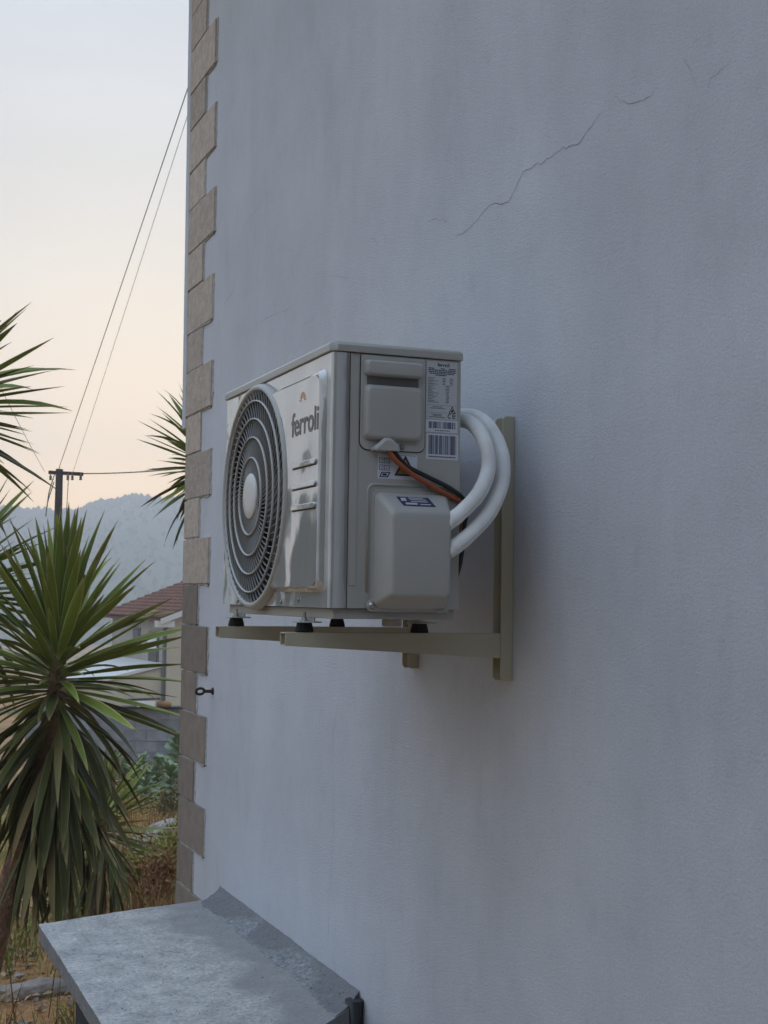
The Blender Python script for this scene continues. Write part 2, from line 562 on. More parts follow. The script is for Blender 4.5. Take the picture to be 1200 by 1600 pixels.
def leaf_mat(name, c1, c2, edge, dead):
    """sword leaf: pale base, pale horny margins, brown tip; a share of the leaves has yellowed"""
    A = mat(name, c1, .52, .25, rand=.3, bump=.25, bscale=18, bdist=.01)
    N, L = A.node_tree.nodes, A.node_tree.links
    b = N['Principled BSDF']
    hs = b.inputs['Base Color'].links[0].from_node
    uv = N.new('ShaderNodeUVMap')
    uv.uv_map = 'uv'
    sp = N.new('ShaderNodeSeparateXYZ')
    L.new(uv.outputs[0], sp.inputs[0])
    r = N.new('ShaderNodeValToRGB')
    e = r.color_ramp.elements
    e[0].color, e[0].position = (*edge, 1), 0
    e[1].color, e[1].position = (.10, .055, .03, 1), 1
    for p, c in ((.16, c1), (.80, c1), (.93, c2), (.965, (.13, .08, .04))):
        q = e.new(p)
        q.color = (*c, 1)
    L.new(sp.outputs[1], r.inputs[0])
    w = N.new('ShaderNodeMath')
    w.operation = 'PINGPONG'
    w.inputs[1].default_value = .5
    L.new(sp.outputs[0], w.inputs[0])
    mr = N.new('ShaderNodeMapRange')
    mr.inputs['From Min'].default_value = .075
    mr.inputs['From Max'].default_value = .03
    mr.inputs['To Max'].default_value = .8
    L.new(w.outputs[0], mr.inputs[0])
    mx = N.new('ShaderNodeMix')
    mx.data_type = 'RGBA'
    L.new(mr.outputs[0], mx.inputs[0])
    L.new(r.outputs[0], mx.inputs[6])
    mx.inputs[7].default_value = (*edge, 1)
    oi = N.new('ShaderNodeObjectInfo')
    m3 = N.new('ShaderNodeMath')
    m3.operation = 'MULTIPLY'
    m3.inputs[1].default_value = 37.0
    L.new(oi.outputs['Random'], m3.inputs[0])
    m4 = N.new('ShaderNodeMath')
    m4.operation = 'FRACT'
    L.new(m3.outputs[0], m4.inputs[0])
    m5 = N.new('ShaderNodeMapRange')
    m5.inputs['From Min'].default_value = 1-dead
    m5.inputs['From Max'].default_value = 1
    m5.inputs['To Max'].default_value = .9
    L.new(m4.outputs[0], m5.inputs[0])
    m6 = N.new('ShaderNodeMix')
    m6.data_type = 'RGBA'
    L.new(m5.outputs[0], m6.inputs[0])
    L.new(mx.outputs[2], m6.inputs[6])
    m6.inputs[7].default_value = (.30, .235, .11, 1)
    L.new(m6.outputs[2], hs.inputs['Color'])
    return A
M['leaf'] = leaf_mat('yucca_leaf', (.205, .255, .045), (.34, .33, .09), (.62, .60, .28), .08)
M['leaf_old'] = leaf_mat('yucca_leaf_old', (.085, .095, .026), (.22, .17, .075), (.30, .26, .11), .22)
def soil():
    A = mat('dry_soil', (.42, .22, .095), .95, .1, var=(.26, .17, .085), vscale=.9, bump=1, bscale=9, bdist=.06, detail=8)
    N, L = A.node_tree.nodes, A.node_tree.links
    b = N['Principled BSDF']
    src = b.inputs['Base Color'].links[0].from_socket
    tc = N.new('ShaderNodeTexCoord')
    n = N.new('ShaderNodeTexNoise')
    n.inputs['Scale'].default_value = .35
    n.inputs['Detail'].default_value = 6
    L.new(tc.outputs['Object'], n.inputs['Vector'])
    r = N.new('ShaderNodeMapRange')
    r.inputs['From Min'].default_value = .48
    r.inputs['From Max'].default_value = .62
    L.new(n.outputs[0], r.inputs[0])
    mx = N.new('ShaderNodeMix')
    mx.data_type = 'RGBA'
    L.new(r.outputs[0], mx.inputs[0])
    L.new(src, mx.inputs[6])
    mx.inputs[7].default_value = (.15, .125, .05, 1)
    L.new(mx.outputs[2], b.inputs['Base Color'])
    return A
M['soil'] = soil()

# ------------------------------------------------------------------ the land
FH = Vector((fwd.x, fwd.y, 0)).normalized()
RH = Vector((FH.y, -FH.x, 0))
def land(lat, depth):
    """a point of the land given sideways and forward metres from where the photographer stands"""
    p = Vector((CAM.x, CAM.y, 0))+RH*lat+FH*depth
    return p
def sst(a, b, x):
    t = min(1, max(0, (x-a)/(b-a)))
    return t*t*(3-2*t)
def ground_z(x, y):
    d = math.hypot(x-CAM.x, y-CAM.y)
    z = -2.3-.75*sst(9, 26, d)-1.5*sst(27, 48, d)-9*sst(50, 260, d)
    k = sst(5, 10, d)
    z += k*(.09*noise.noise((x*.45, y*.45, 0))+.04*noise.noise((x*1.7, y*1.7, 3)))
    z += sst(60, 200, d)*3*noise.noise((x*.01, y*.01, 1))
    return z
def make_ground():
    mb = MB()
    rad = [0, 1.5, 3, 4, 5, 6]+[6+.35*i for i in range(1, 60)]+[27*1.13**i for i in range(1, 28)]
    na = 160
    vs, fs = [], []
    for r in rad:
        for k in range(na):
            a = 2*PI*k/na
            x, y = CAM.x+r*math.cos(a), CAM.y+r*math.sin(a)
            vs.append((x, y, ground_z(x, y)))
    for i in range(len(rad)-1):
        for k in range(na):
            fs.append((i*na+k, i*na+(k+1) % na, (i+1)*na+(k+1) % na, (i+1)*na+k))
    mb.add(vs, fs, True)
    return tag(mb.build('ground', M['soil'], weld=True), kind='structure')
make_ground()

# ------------------------------------------------------------------ hills
def hill_h(a, r):
    """a: bearing from straight ahead (positive to the right), r: metres away"""
    deg = math.degrees(a)
    w = min(1, (180-abs(deg))/20)            # the ring closes smoothly behind the viewer
    base = 19+w*(18*math.sin((deg+38)*.052)+12*math.sin(deg*.118+2.0)+7*noise.noise((deg*.09, .3, 0)))
    base = max(base, 9)
    t = sst(390, 700, r)
    return -13+(base+9)*t+t*6*noise.noise((deg*.35*w, r*.0085, 2))+t*2*noise.noise((deg*1.3*w, r*.028, 5))
def make_hill():
    mb = MB()
    n = 720
    angs = [math.radians(-180+i*360/n) for i in range(n)]
    rads = [364, 406, 448, 490, 532, 574, 616, 650, 680, 700, 720, 736]
    vs, fs = [], []
    for r in rads:
        for a in angs:
            p = land(r*math.sin(a), r*math.cos(a))
            vs.append((p.x, p.y, hill_h(a, r) if r < 730 else -16))
    for i in range(len(rads)-1):
        for k in range(n):
            fs.append((i*n+k, i*n+(k+1) % n, (i+1)*n+(k+1) % n, (i+1)*n+k))
    mb.add(vs, fs, True)
    tag(mb.build('hill', M['forest']), kind='structure')
    rnd = random.Random(3)
    mb = MB()
    for i in range(7000):
        a = math.radians(rnd.uniform(-24, 2) if i < 4200 else rnd.uniform(-180, 180))
        r = rnd.choice([rnd.uniform(690, 708), rnd.uniform(420, 700)])
        p = land(r*math.sin(a), r*math.cos(a))
        z = hill_h(a, r)
        h = rnd.uniform(1.6, 3.6)*(1.3 if rnd.random() < .12 else 1)
        w = h*rnd.uniform(.28, .5)
        c = Vector((p.x, p.y, z+h*.55))
        q = []
        for s in range(8):
            aa = s*PI/4+rnd.random()*.5
            q.append(c+Vector((math.cos(aa)*w*rnd.uniform(.7, 1.2), math.sin(aa)*w*rnd.uniform(.7, 1.2), h*rnd.uniform(-.2, .22))))
        vs = q+[c+Vector((rnd.uniform(-.3, .3)*w, 0, h*.48)), c-Vector((0, 0, h*.6))]
        mb.add(vs, [(s, (s+1) % 8, 8) for s in range(8)]+[((s+1) % 8, s, 9) for s in range(8)])
    tag(mb.build('hillside_wood', M['forest'], fix=False), 'dark wood covering the hazy hillside and its ridge', 'wood', kind='stuff')
make_hill()

# ------------------------------------------------------------------ the house with the air conditioner
CX = -3.35
house = empty('house', (CX, 0, -2.4))
tag(house, 'near white stuccoed house wall with beige stone corner and cracked render', 'house')
def make_house():
    def lean(z): return -.03*max(0, z)             # the old corner leans outwards a little as it rises
    w = MB()
    zz_ = (-2.6, 0, 3.65)
    vs = [(x, y, z) for z in zz_ for x, y in ((CX+lean(z), 0), (5.2, 0), (5.2, 7), (CX+lean(z), 7))]
    w.add(vs, [(i*4+k, i*4+(k+1) % 4, (i+1)*4+(k+1) % 4, (i+1)*4+k) for i in range(2) for k in range(4)]+[(3, 2, 1, 0), (8, 9, 10, 11)])
    w.build('wall', M['stucco'], house)
    y0, y1, x1 = -.012, 6.6, CX-.0145
    ub = MB().add([(CX-.100, y0, .775), (x1-.024, y0, .775), (x1-.024, y1, .775), (CX-.100, y1, .775), (CX-.182, y0, 3.45), (x1-.104, y0, 3.45), (x1-.104, y1, 3.45), (CX-.182, y1, 3.45)],
                  [(3, 2, 1, 0), (4, 5, 6, 7), (0, 1, 5, 4), (1, 2, 6, 5), (2, 3, 7, 6), (3, 0, 4, 7)])
    ub.build('upper_wall_band', M['stucco'], house, bevel=.006)
    r = MB()
    r.prism([(-.62, 3.45), (-.62, 3.57), (3.5, 5.2), (7.62, 3.57), (7.62, 3.45), (3.5, 5.06)], 0, CX-.5, 5.7)
    r.build('roof', M['tile'], house)
    # quoin stones: long and short by turns, each wrapped round the corner
    z = -1.040-.3725*4
    k = 0
    rnd = random.Random(5)
    while z < 3.3:
        for long_ in (True, False):
            h = .200 if long_ else .1725
            wx = .43 if long_ else .252
            wy = .25 if long_ else .42
            j = .0035
            t = .010+rnd.uniform(-.003, .003)
            dx = rnd.uniform(-.009, .009)
            tilt = rnd.uniform(-.002, .002)
            b = MB()
            z0, z1 = z+j, z+h-j
            le = lean((z0+z1)/2)
            x0, x1 = CX-.014+le, CX+wx+dx+le
            # L-shaped plan with a slightly uneven face
            poly = [(x0, -t), (x1, -t), (x1, .001), (CX-.0005+le, .001), (CX-.0005+le, wy), (x0, wy)]
            n = len(poly)
            vs = [(px, py, z0+(tilt if px > CX+.1 else 0)) for px, py in poly]+[(px, py, z1+(tilt if px > CX+.1 else 0)) for px, py in poly]
            b.add(vs, [[q, (q+1) % n, n+(q+1) % n, n+q] for q in range(n)]+[[3, 2, 1, 0], [5, 4, 3, 0], [n, n+1, n+2, n+3], [n, n+3, n+4, n+5]])
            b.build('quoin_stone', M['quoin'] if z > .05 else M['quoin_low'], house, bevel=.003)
            if rnd.random() < .9:
                # smear of mortar squeezed out along the stone's lower and inner edge
                mm = MB()
                xs = [CX+le+.02+(wx+dx-.03)*q/9 for q in range(10)]
                lo = [z0-.003-abs(rnd.gauss(.002, .004)) for _ in xs]
                vs = [(x, -.004, z0+.006) for x in xs]+[(x, -.004-rnd.uniform(0, .004), l) for x, l in zip(xs, lo)]+[(x, .002, l-.003) for x, l in zip(xs, lo)]
                mm.add(vs, [(q, q+1, 10+q+1, 10+q) for q in range(9)]+[(10+q, 10+q+1, 20+q+1, 20+q) for q in range(9)])
                zs = [z0+(z1-z0)*q/7 for q in range(8)]
                ex = [x1+.002+abs(rnd.gauss(.003, .006)) for _ in zs]
                vs = [(x1-.004, -.006, zz) for zz in zs]+[(e, -.0035, zz) for e, zz in zip(ex, zs)]+[(e+.004, .002, zz) for e, zz in zip(ex, zs)]
                mm.add(vs, [(q, q+1, 8+q+1, 8+q) for q in range(7)]+[(8+q, 8+q+1, 16+q+1, 16+q) for q in range(7)])
                tag(mm.build('mortar_smear', M['mortar'], house, fix=False), kind='stuff')
            z += h
    # hairline cracks in the render
    cracks = [
     [(-0.489, 0.967), (-0.43, 0.963), (-0.35, 0.977), (-0.289, 0.996), (-0.184, 0.975), (-0.108, 1.028), (-0.007, 1.024), (0.082, 1.027), (0.153, 1.017), (0.208, 1.04), (0.248, 1.055)],
     [(0.299, 1.072), (0.337, 1.047), (0.398, 1.027), (0.44, 1.028), (0.468, 1.038)],
     [(-0.688, 1.051), (-0.623, 1.042), (-0.538, 1.015), (-0.505, 0.993)],
     [(0.629, 0.963), (0.64, 0.989), (0.679, 0.999), (0.703, 1.003)],
     [(0.552, 1.065), (0.573, 1.031), (0.603, 0.984)],
     [(-2.266, 1.51), (-2.439, 1.499), (-2.528, 1.47)],
     [(-2.582, 1.329), (-2.652, 1.253), (-2.798, 1.22)],
     [(-1.129, 1.105), (-1.076, 1.098), (-1.022, 1.055)],
     [(-2.277, 1.056), (-2.152, 1.058), (-1.994, 1.048), (-1.881, 1.036)],
     [(-1.318, -0.275), (-1.371, -0.397), (-1.344, -0.687), (-1.375, -0.887), (-1.379, -1.043)],
     [(-1.769, 0.955), (-1.665, 0.954), (-1.586, 0.97)],
     [(-1.476, 1.067), (-1.384, 1.051), (-1.323, 1.027), (-1.276, 1.021)]]
    wid = [1.15, .95, .7, .8, .6, .55, .8, .7, .6, .7, .55, .6]
    for c, wd_ in zip(cracks, wid):
        pts = []
        for (x0, z0), (x1, z1) in zip(c, c[1:]):
            n = max(2, int(math.hypot(x1-x0, z1-z0)/.014))
            for q in range(n):
                t = q/n
                s = .004*noise.noise((x0*9+q*.9, z0*7, 1))+.0025*rnd.uniform(-1, 1)
                pts.append((x0+(x1-x0)*t+s*.5, z0+(z1-z0)*t+s))
        pts.append(c[-1])
        mb = MB()
        vs = []
        n = len(pts)
        for q, (x, z_) in enumerate(pts):
            a, b_ = pts[max(q-1, 0)], pts[min(q+1, n-1)]
            tx, tz = b_[0]-a[0], b_[1]-a[1]
            l = math.hypot(tx, tz) or 1
            hw = .00055*wd_*rnd.uniform(.5, 1.3)*min(1, .25+q/4, .25+(n-1-q)/4)
            vs += [(x-tz/l*hw, -.0012, z_+tx/l*hw), (x+tz/l*hw, -.0012, z_-tx/l*hw)]
        mb.add(vs, [(2*q, 2*q+1, 2*q+3, 2*q+2) for q in range(n-1)])
        mb.build('crack', M['crack'], house, fix=False)
make_house()

# ------------------------------------------------------------------ air conditioner
W, YF, YB, H = .846, -.4996, -.2032, .55
ac = empty('air_conditioner', (-W/2, (YF+YB)/2, -.0445))
tag(ac, 'cream outdoor air conditioner unit with round fan grille on wall brackets', 'air conditioner')
FC = Vector((-.540, 0, .276))    # centre of the fan
def make_ac():
    # body: back, far side, near side and bottom sheet (front is the panel below)
    c = MB()
    z0, z1 = .010, H
    c.box(-.0022, 0, YF+.0405, YB, z0, z1)                       # near side sheet
    c.build('side_panel', M['metal_side'], ac, bevel=.001)
    MB().box(-W, -W+.002, YF+.03, YB, z0, z1).build('far_side_panel', M['metal_side'], ac)
    MB().box(-W+.004, -.006, YB-.004, YB, z0, z1-.002).build('back_panel', M['metal_side'], ac)
    MB().box(-.006, -.003, YF+.03, YB-.01, z0+.002, z1-.002).build('seam_backing', M['seam'], ac)
    # front panel with the round fan opening, wrapped round the corner to the seam
    R0 = .262
    n = 96
    angs = sorted(set([2*PI*k/n for k in range(n)]+[math.atan2(dz, dx) % (2*PI) for dx in (-W-FC.x, -.010-FC.x) for dz in (z0-FC.z, z1-FC.z)]))
    vs, fs = [], []
    for a in angs:
        ca, sa = math.cos(a), math.sin(a)
        t = min([q for q in (((-.010 if ca > 0 else -W)-FC.x)/ca if abs(ca) > 1e-9 else 9, ((z1 if sa > 0 else z0)-FC.z)/sa if abs(sa) > 1e-9 else 9)])
        vs += [(FC.x+R0*ca, YF, FC.z+R0*sa), (FC.x+t*ca, YF, FC.z+t*sa)]
    na = len(angs)
    fs = [(2*k, 2*k+1, 2*((k+1) % na)+1, 2*((k+1) % na)) for k in range(na)]
    f = MB().add(vs, fs)
    # rounded corner and return along the near side
    r = .010
    arc = [(-r+r*math.sin(t), YF+r-r*math.cos(t)) for t in [PI/2*k/6 for k in range(7)]]+[(0, YF+.0385), (-.004, YF+.0388)]
    vs = [(x, y, z) for z in (z0, z1) for x, y in arc]
    q = len(arc)
    f.add(vs, [(k, k+1, q+k+1, q+k) for k in range(q-1)], True)
    arc = [(-W, YF), (-W, YF+.03)]
    f.add([(x, y, z) for z in (z0, z1) for x, y in arc], [(0, 1, 3, 2)])
    f.add([(-W, YF, z1), (-.010, YF, z1), (-.010, YF+.01, z1), (-W, YF+.01, z1)], [(0, 1, 2, 3)])
    f.add([(-W, YF, z0), (-.010, YF, z0), (-.010, YF+.01, z0), (-W, YF+.01, z0)], [(3, 2, 1, 0)])
    fr = f.build('front_panel', M['front'], ac)
    # raised plate beside the fan, its left end following the fan ring
    Rp = .279
    x1, za, zb, d = -.035, .043, .521, .013
    outl = []
    for k in range(7):
        t = -PI/2+PI/2*k/6
        outl.append((x1-.022+.022*math.cos(t), za+.022+.022*math.sin(t)))
    for k in range(7):
        t = PI/2*k/6
        outl.append((x1-.022+.022*math.cos(t), zb-.022+.022*math.sin(t)))
    a0 = math.asin((zb-FC.z)/Rp)
    a1 = math.asin((za-FC.z)/Rp)
    left = [(FC.x+Rp*math.cos(a0+(a1-a0)*k/24), FC.z+Rp*math.sin(a0+(a1-a0)*k/24)) for k in range(25)]
    outl += left
    def ins(s):
        cx, cz = -.14, .282
        o = []
        for x, z in outl:
            dx = -s if x > -.15 else 0
            dz = s if z < .1 else (-s if z > .46 else 0)
            if x < -.2 and .1 <= z <= .46: dx = s*.3
            o.append((x+dx, z+dz))
        return o
    p = MB()
    lay = [(outl, YF-.0003), (ins(.006), YF-d+.004), (ins(.0085), YF-d+.001), (ins(.012), YF-d)]
    nn = len(outl)
    vs = [(x, y, z) for ol, y in lay for x, z in ol]
    fs = [(i*nn+k, i*nn+(k+1) % nn, (i+1)*nn+(k+1) % nn, (i+1)*nn+k) for i in range(3) for k in range(nn)]
    p.add(vs, fs, True)
    # the flat front as strips between left arc and right edge
    o3 = ins(.012)
    lf = o3[14:]
    nl = len(lf)
    zs = [z for _, z in lf]
    def right_x(z):
        best = None
        pts = o3[:14]
        for (xa, z_a), (xb, z_b) in zip(pts, pts[1:]):
            if z_a <= z <= z_b and z_b > z_a:
                return xa+(xb-xa)*(z-z_a)/(z_b-z_a)
        return pts[0][0] if z < pts[0][1] else pts[-1][0]
    vs = []
    for x, z in lf:
        rx = right_x(z)
        vs += [(x, YF-d, z), (rx, YF-d, z)]
    p.add(vs, [(2*k, 2*k+1, 2*k+3, 2*k+2) for k in range(nl-1)], False)
    plate = p.build('logo_plate', M['front'], ac, weld=True)
    # three shallow ribs pressed into the plate
    yp = YF-d
    for zc in (.323, .276, .229):
        s = MB()
        s.prism(rrect(-.221, -.058, zc-.006, zc+.006, .0058), 1, yp-.0045, yp+.001)
        s.build('pressed_rib', M['front'], plate, bevel=.002)
        MB().prism(rrect(-.223, -.056, zc-.0085, zc-.0062, .001), 1, yp-.0006, yp+.0005).build('rib_groove', M['seam'], plate)
    # lettering and the mark above it
    t = MB()
    text_mesh(t, 'ferroli', .074, (-.236, yp-.0008, .391), (1.02, 0, 0), (0, 0, 1), .0012)
    t.build('lettering', M['logo'], plate, fix=False)
    t = MB()
    cx, cz = -.160, .470
    for k in range(7):
        a = PI*(.08+.84*k/6)
        t.add([(cx+.010*math.cos(a-.12), yp-.0008, cz-.008+.010*math.sin(a-.12)), (cx+.010*math.cos(a+.12), yp-.0008, cz-.008+.010*math.sin(a+.12)),
               (cx+.022*math.cos(a+.10), yp-.0008, cz-.008+.022*math.sin(a+.10)), (cx+.022*math.cos(a-.10), yp-.0008, cz-.008+.022*math.sin(a-.10))], [(0, 1, 2, 3)])
    t.build('emblem', M['orange_ink'], plate, fix=False)
    # lid
    l = MB()
    x0, x1, y0, y1 = -W-.004, .005, YF-.006, YB+.003
    ch = .012
    pl = [(x0, y0), (x1-ch, y0), (x1, y0+ch*1.2), (x1, y1), (x0, y1)]
    def lay2(s, zz): return [(max(x0+s, min(x1-s, x)) if s else x, max(y0+s, min(y1-s, y)) if s else y, zz) for x, y in pl]
    vs = lay2(0, H+.0015)+lay2(0, H+.017)+lay2(.004, H+.022)+lay2(.012, H+.0245)
    n5 = 5
    l.add(vs, [(i*n5+k, i*n5+(k+1) % n5, (i+1)*n5+(k+1) % n5, (i+1)*n5+k) for i in range(3) for k in range(n5)]+[[4, 3, 2, 1, 0], [15, 16, 17, 18, 19]])
    l.build('lid', M['metal_side'], ac, bevel=.002)
    # bottom pan
    b = MB().box(-W+.015, -.012, YF+.014, YB-.006, -.0125, .0098)
    b.build('base_pan', M['metal_side'], ac, bevel=.002)
    for xx in (-.70, -.33, -.2):
        MB().lathe((xx, YF-.0005, .026 if xx > -.3 else .02), (0, -1, 0), [(.0045, 0), (.0045, .002), (.003, .0032)], 10).build('panel_screw', M['steel'], ac)
    # fan well
    w = MB()
    n = 64
    prof = [(.262, 0), (.255, .03), (.250, .13)]
    vs = [(FC.x+r*math.cos(2*PI*k/n), YF+h, FC.z+r*math.sin(2*PI*k/n)) for r, h in prof for k in range(n)]
    w.add(vs, [(i*n+k, i*n+(k+1) % n, (i+1)*n+(k+1) % n, (i+1)*n+k) for i in range(2) for k in range(n)], True)
    w.build('fan_shroud', M['dark'], ac)
    MB().box(-W+.02, -.25, YF+.20, YF+.21, .02, H-.02).build('condenser', M['fins'], ac)
    # fan: three broad swept blades on a hub
    fan = MB().lathe((FC.x, YF+.105, FC.z), (0, -1, 0), [(.07, 0), (.07, .05), (.055, .058), (.0, .060)], 32, close=False).build('fan', M['blade'], ac)
    for k in range(3):
        bl = MB()
        vs = []
        nr, nt = 8, 12
        for i in range(nr+1):
            r = .066+(.236-.066)*i/nr
            for j in range(nt+1):
                u = j/nt
                span = 1.15+.35*i/nr
                a = 2*PI*k/3+.6+.55*(i/nr)**1.3+span*(u-.5)
                y = YF+.055+.055*u+.008*math.sin(PI*u)
                vs.append((FC.x+r*math.cos(a), y, FC.z+r*math.sin(a)))
        bl.add(vs, [(i*(nt+1)+j, i*(nt+1)+j+1, (i+1)*(nt+1)+j+1, (i+1)*(nt+1)+j) for i in range(nr) for j in range(nt)], True)
        bl.build('fan_blade', M['blade'], fan, fix=False)
    # grille: outer ring, inner rings, swirling bars, hub cap
    g = empty('fan_grille', (0, 0, 0))
    g.parent = ac
    g.location = Vector((FC.x, YF, FC.z))-ac.location
    def dome(r):            # how far the grille stands out in front of the panel
        return -.0165-.004*(1-(r/.27)**2)
    def torus(R, yy, rr, n=72, m_=8, flat=1.0):
        t = MB()
        vs = [(FC.x+(R+rr*math.cos(2*PI*j/m_))*math.cos(2*PI*k/n), yy+rr*flat*math.sin(2*PI*j/m_), FC.z+(R+rr*math.cos(2*PI*j/m_))*math.sin(2*PI*k/n)) for k in range(n) for j in range(m_)]
        t.add(vs, [(k*m_+j, k*m_+(j+1) % m_, ((k+1) % n)*m_+(j+1) % m_, ((k+1) % n)*m_+j) for k in range(n) for j in range(m_)], True)
        return t
    o = MB()
    n = 96
    prof = [(.2775, -.0005), (.2735, -.013), (.270, -.0175), (.265, -.019), (.2605, -.017), (.2585, -.011), (.2585, .004)]
    vs = [(FC.x+r*math.cos(2*PI*k/n), YF+h, FC.z+r*math.sin(2*PI*k/n)) for r, h in prof for k in range(n)]
    o.add(vs, [(i*n+k, i*n+(k+1) % n, (i+1)*n+(k+1) % n, (i+1)*n+k) for i in range(len(prof)-1) for k in range(n)], True)
    o.build('outer_ring', M['plastic'], g)
    for R in (.0945, .1445, .190, .234):
        torus(R, YF+dome(R), .0021, flat=1.6).build('ring', M['grille'], g)
    nb = 68
    bar = MB()
    nn = 14
    cl = []
    for i in range(nn+1):
        r = .050+(.2595-.050)*i/nn
        a = .62*((r-.05)/.21)**1.15
        cl.append((r, a))
    vs = []
    for r, a in cl:
        hw, dp = .0008, .0012
        y = dome(r)+.0035
        c_, s_ = math.cos(a), math.sin(a)
        for (u, v) in ((-hw, -.002), (hw, -.002), (hw, dp), (-hw, dp)):
            # u across the bar, v in depth
            vs.append((r*c_-u*s_, y+v, r*s_+u*c_))
    bar.add(vs, [(i*4+j, i*4+(j+1) % 4, (i+1)*4+(j+1) % 4, (i+1)*4+j) for i in range(nn) for j in range(4)])
    me = bpy.data.meshes.new('bar')
    me.from_pydata([tuple(v) for v in bar.v], [], bar.f)
    bm = bmesh.new()
    bm.from_mesh(me)
    bmesh.ops.recalc_face_normals(bm, faces=bm.faces)
    bm.to_mesh(me)
    bm.free()
    me.materials.append(M['bars'])
    for k in range(nb):
        ob = bpy.data.objects.new('bar', me)
        COL.objects.link(ob)
        ob.parent = g
        ob.rotation_euler = (0, -2*PI*k/nb, 0)
    MB().lathe((FC.x, YF+dome(0)+.006, FC.z), (0, -1, 0), [(.056, 0), (.056, .006), (.053, .0085), (.03, .0095), (.001, .0098)], 40, close=False).build('hub_cap', M['hub'], g)
    # ---- near side: pressed strip, service cover, labels, valve cover
    s = MB()
    s.prism([(y, z) for y, z in rrect(-.4565, -.441, .058, .542, .003)], 0, .0002, .0022)
    s.build('pressed_strip', M['metal_side'], ac, bevel=.0012)
    def plate_on_side(name, material, parent, y0, y1, z0, z1, x0, x1, r, bev=.002, which=(1, 1, 1, 1)):
        return MB().prism(rrect(y0, y1, z0, z1, r, 6, which), 0, x0, x1).build(name, material, parent, bevel=bev)
    plate_on_side('cover_gap', M['seam'], ac, -.4385, -.2865, .3445, .5480, .0001, .0006, .018, 0, (1, 1, 0, 0))
    sc = plate_on_side('service_cover', M['plastic'], ac, -.4368, -.2882, .3462, .5475, .0001, .0035, .017, .0012, (1, 1, 0, 0))
    # hand grip: upper bar, dark slot, lower pad
    def pad(name, y0, y1, z0, z1, depth, slope, r, parent):
        b = MB()
        n_ = 6
        A = rrect(y0, y1, z0, z1, r, n_)
        cy, cz = (y0+y1)/2, (z0+z1)/2
        def shrink(s):
            return [(y+(s if y < cy else -s)*min(1, abs(y-cy)/(abs(y1-y0)/2-r+1e-6)), z+(s if z < cz else -s)*min(1, abs(z-cz)/(abs(z1-z0)/2-r+1e-6))) for y, z in A]
        prof = [(0, 0), (.15, .55), (.4, .86), (.75, .98), (1, 1)]
        vs = []
        for q, hh in prof:
            vs += [(.0033+depth*hh, y, z) for y, z in shrink(slope*q)]
        nA = len(A)
        b.add(vs, [(i*nA+k, i*nA+(k+1) % nA, (i+1)*nA+(k+1) % nA, (i+1)*nA+k) for i in range(len(prof)-1) for k in range(nA)]+[[(len(prof)-1)*nA+k for k in range(nA)]], True)
        return b.build(name, M['plastic'], parent)
    pad('grip_bar', -.431, -.298, .503, .537, .019, .006, .008, sc)
    pad('grip_pad', -.431, -.298, .366, .485, .016, .011, .013, sc)
    plate_on_side('grip_slot', M['slot'], sc, -.4235, -.305, .483, .505, .0030, .0042, .003, 0)
    # hood over the cable entry
    hd = MB()
    A = [(-.413, .343), (-.352, .343), (-.352, .352), (-.364, .365), (-.376, .3715), (-.389, .3715), (-.400, .360), (-.413, .350)]
    B = [(-.406, .343), (-.359, .343), (-.360, .351), (-.368, .360), (-.378, .3655), (-.388, .3655), (-.396, .357), (-.406, .3485)]
    vs = [(.0036, y, z) for y, z in A]+[(.021, y, z) for y, z in A]+[(.027, y, z) for y, z in B]
    hd.add(vs, [(i*8+k, i*8+(k+1) % 8, (i+1)*8+(k+1) % 8, (i+1)*8+k) for i in range(2) for k in range(8)]+[list(range(16, 24))])
    hd.build('cable_hood', M['plastic'], sc, bevel=.002)
    def screw(y, z, x, parent, r=.0055):
        w_ = MB().lathe((x, y, z), (1, 0, 0), [(r*1.5, 0), (r*1.5, .0012), (r, .0014), (r, .0035), (r*.6, .0045)], 14).build('screw', M['steel'], parent)
        MB().box(x+.0042, x+.0051, y-r*.6, y+r*.6, z-.0007, z+.0007).build('screw_slot', M['dark'], parent)
    screw(-.3415, .355, .0035, sc, .0042)
    # labels
    xs = .0006
    def sticker(name, y0, y1, z0, z1, m_, x0=.0001, rot=0):
        return plate_on_side(name, m_, ac, y0, y1, z0, z1, x0, x0+.0005, .001, 0)
    UY, UZ = (0, 1, 0), (0, 0, 1)
    xi = .0009
    def bars(mb, y0, y1, z0, z1, n, rnd, thick=(.2, .8)):
        y = y0
        while y < y1:
            w_ = rnd.choice([.0008, .0008, .0014, .002])
            mb.add([(xi, y, z0), (xi, min(y+w_, y1), z0), (xi, min(y+w_, y1), z1), (xi, y, z1)], [(0, 1, 2, 3)])
            y += w_+rnd.choice([.0008, .0011, .0017])
    def quad(mb, y0, y1, z0, z1):
        mb.add([(xi, y0, z0), (xi, y1, z0), (xi, y1, z1), (xi, y0, z1)], [(0, 1, 2, 3)])
    def outline_tri(mb, cy, z0, w_, h_, t):
        O = [(cy-w_/2, z0), (cy+w_/2, z0), (cy, z0+h_)]
        I = [(cy-w_/2+t*1.75, z0+t), (cy+w_/2-t*1.75, z0+t), (cy, z0+h_-t*2)]
        mb.add([(xi, *p) for p in O+I], [(0, 1, 4, 3), (1, 2, 5, 4), (2, 0, 3, 5)])
    rnd = random.Random(11)
    rl = sticker('rating_label', -.2855, -.2125, .4205, .5465, M['paper2'])
    t = MB()
    text_mesh(t, 'ferroli', .0115, (xi, -.2595, .5355), UY, UZ, .0002)
    t.build('lettering', M['ink'], rl, fix=False)
    t = MB()
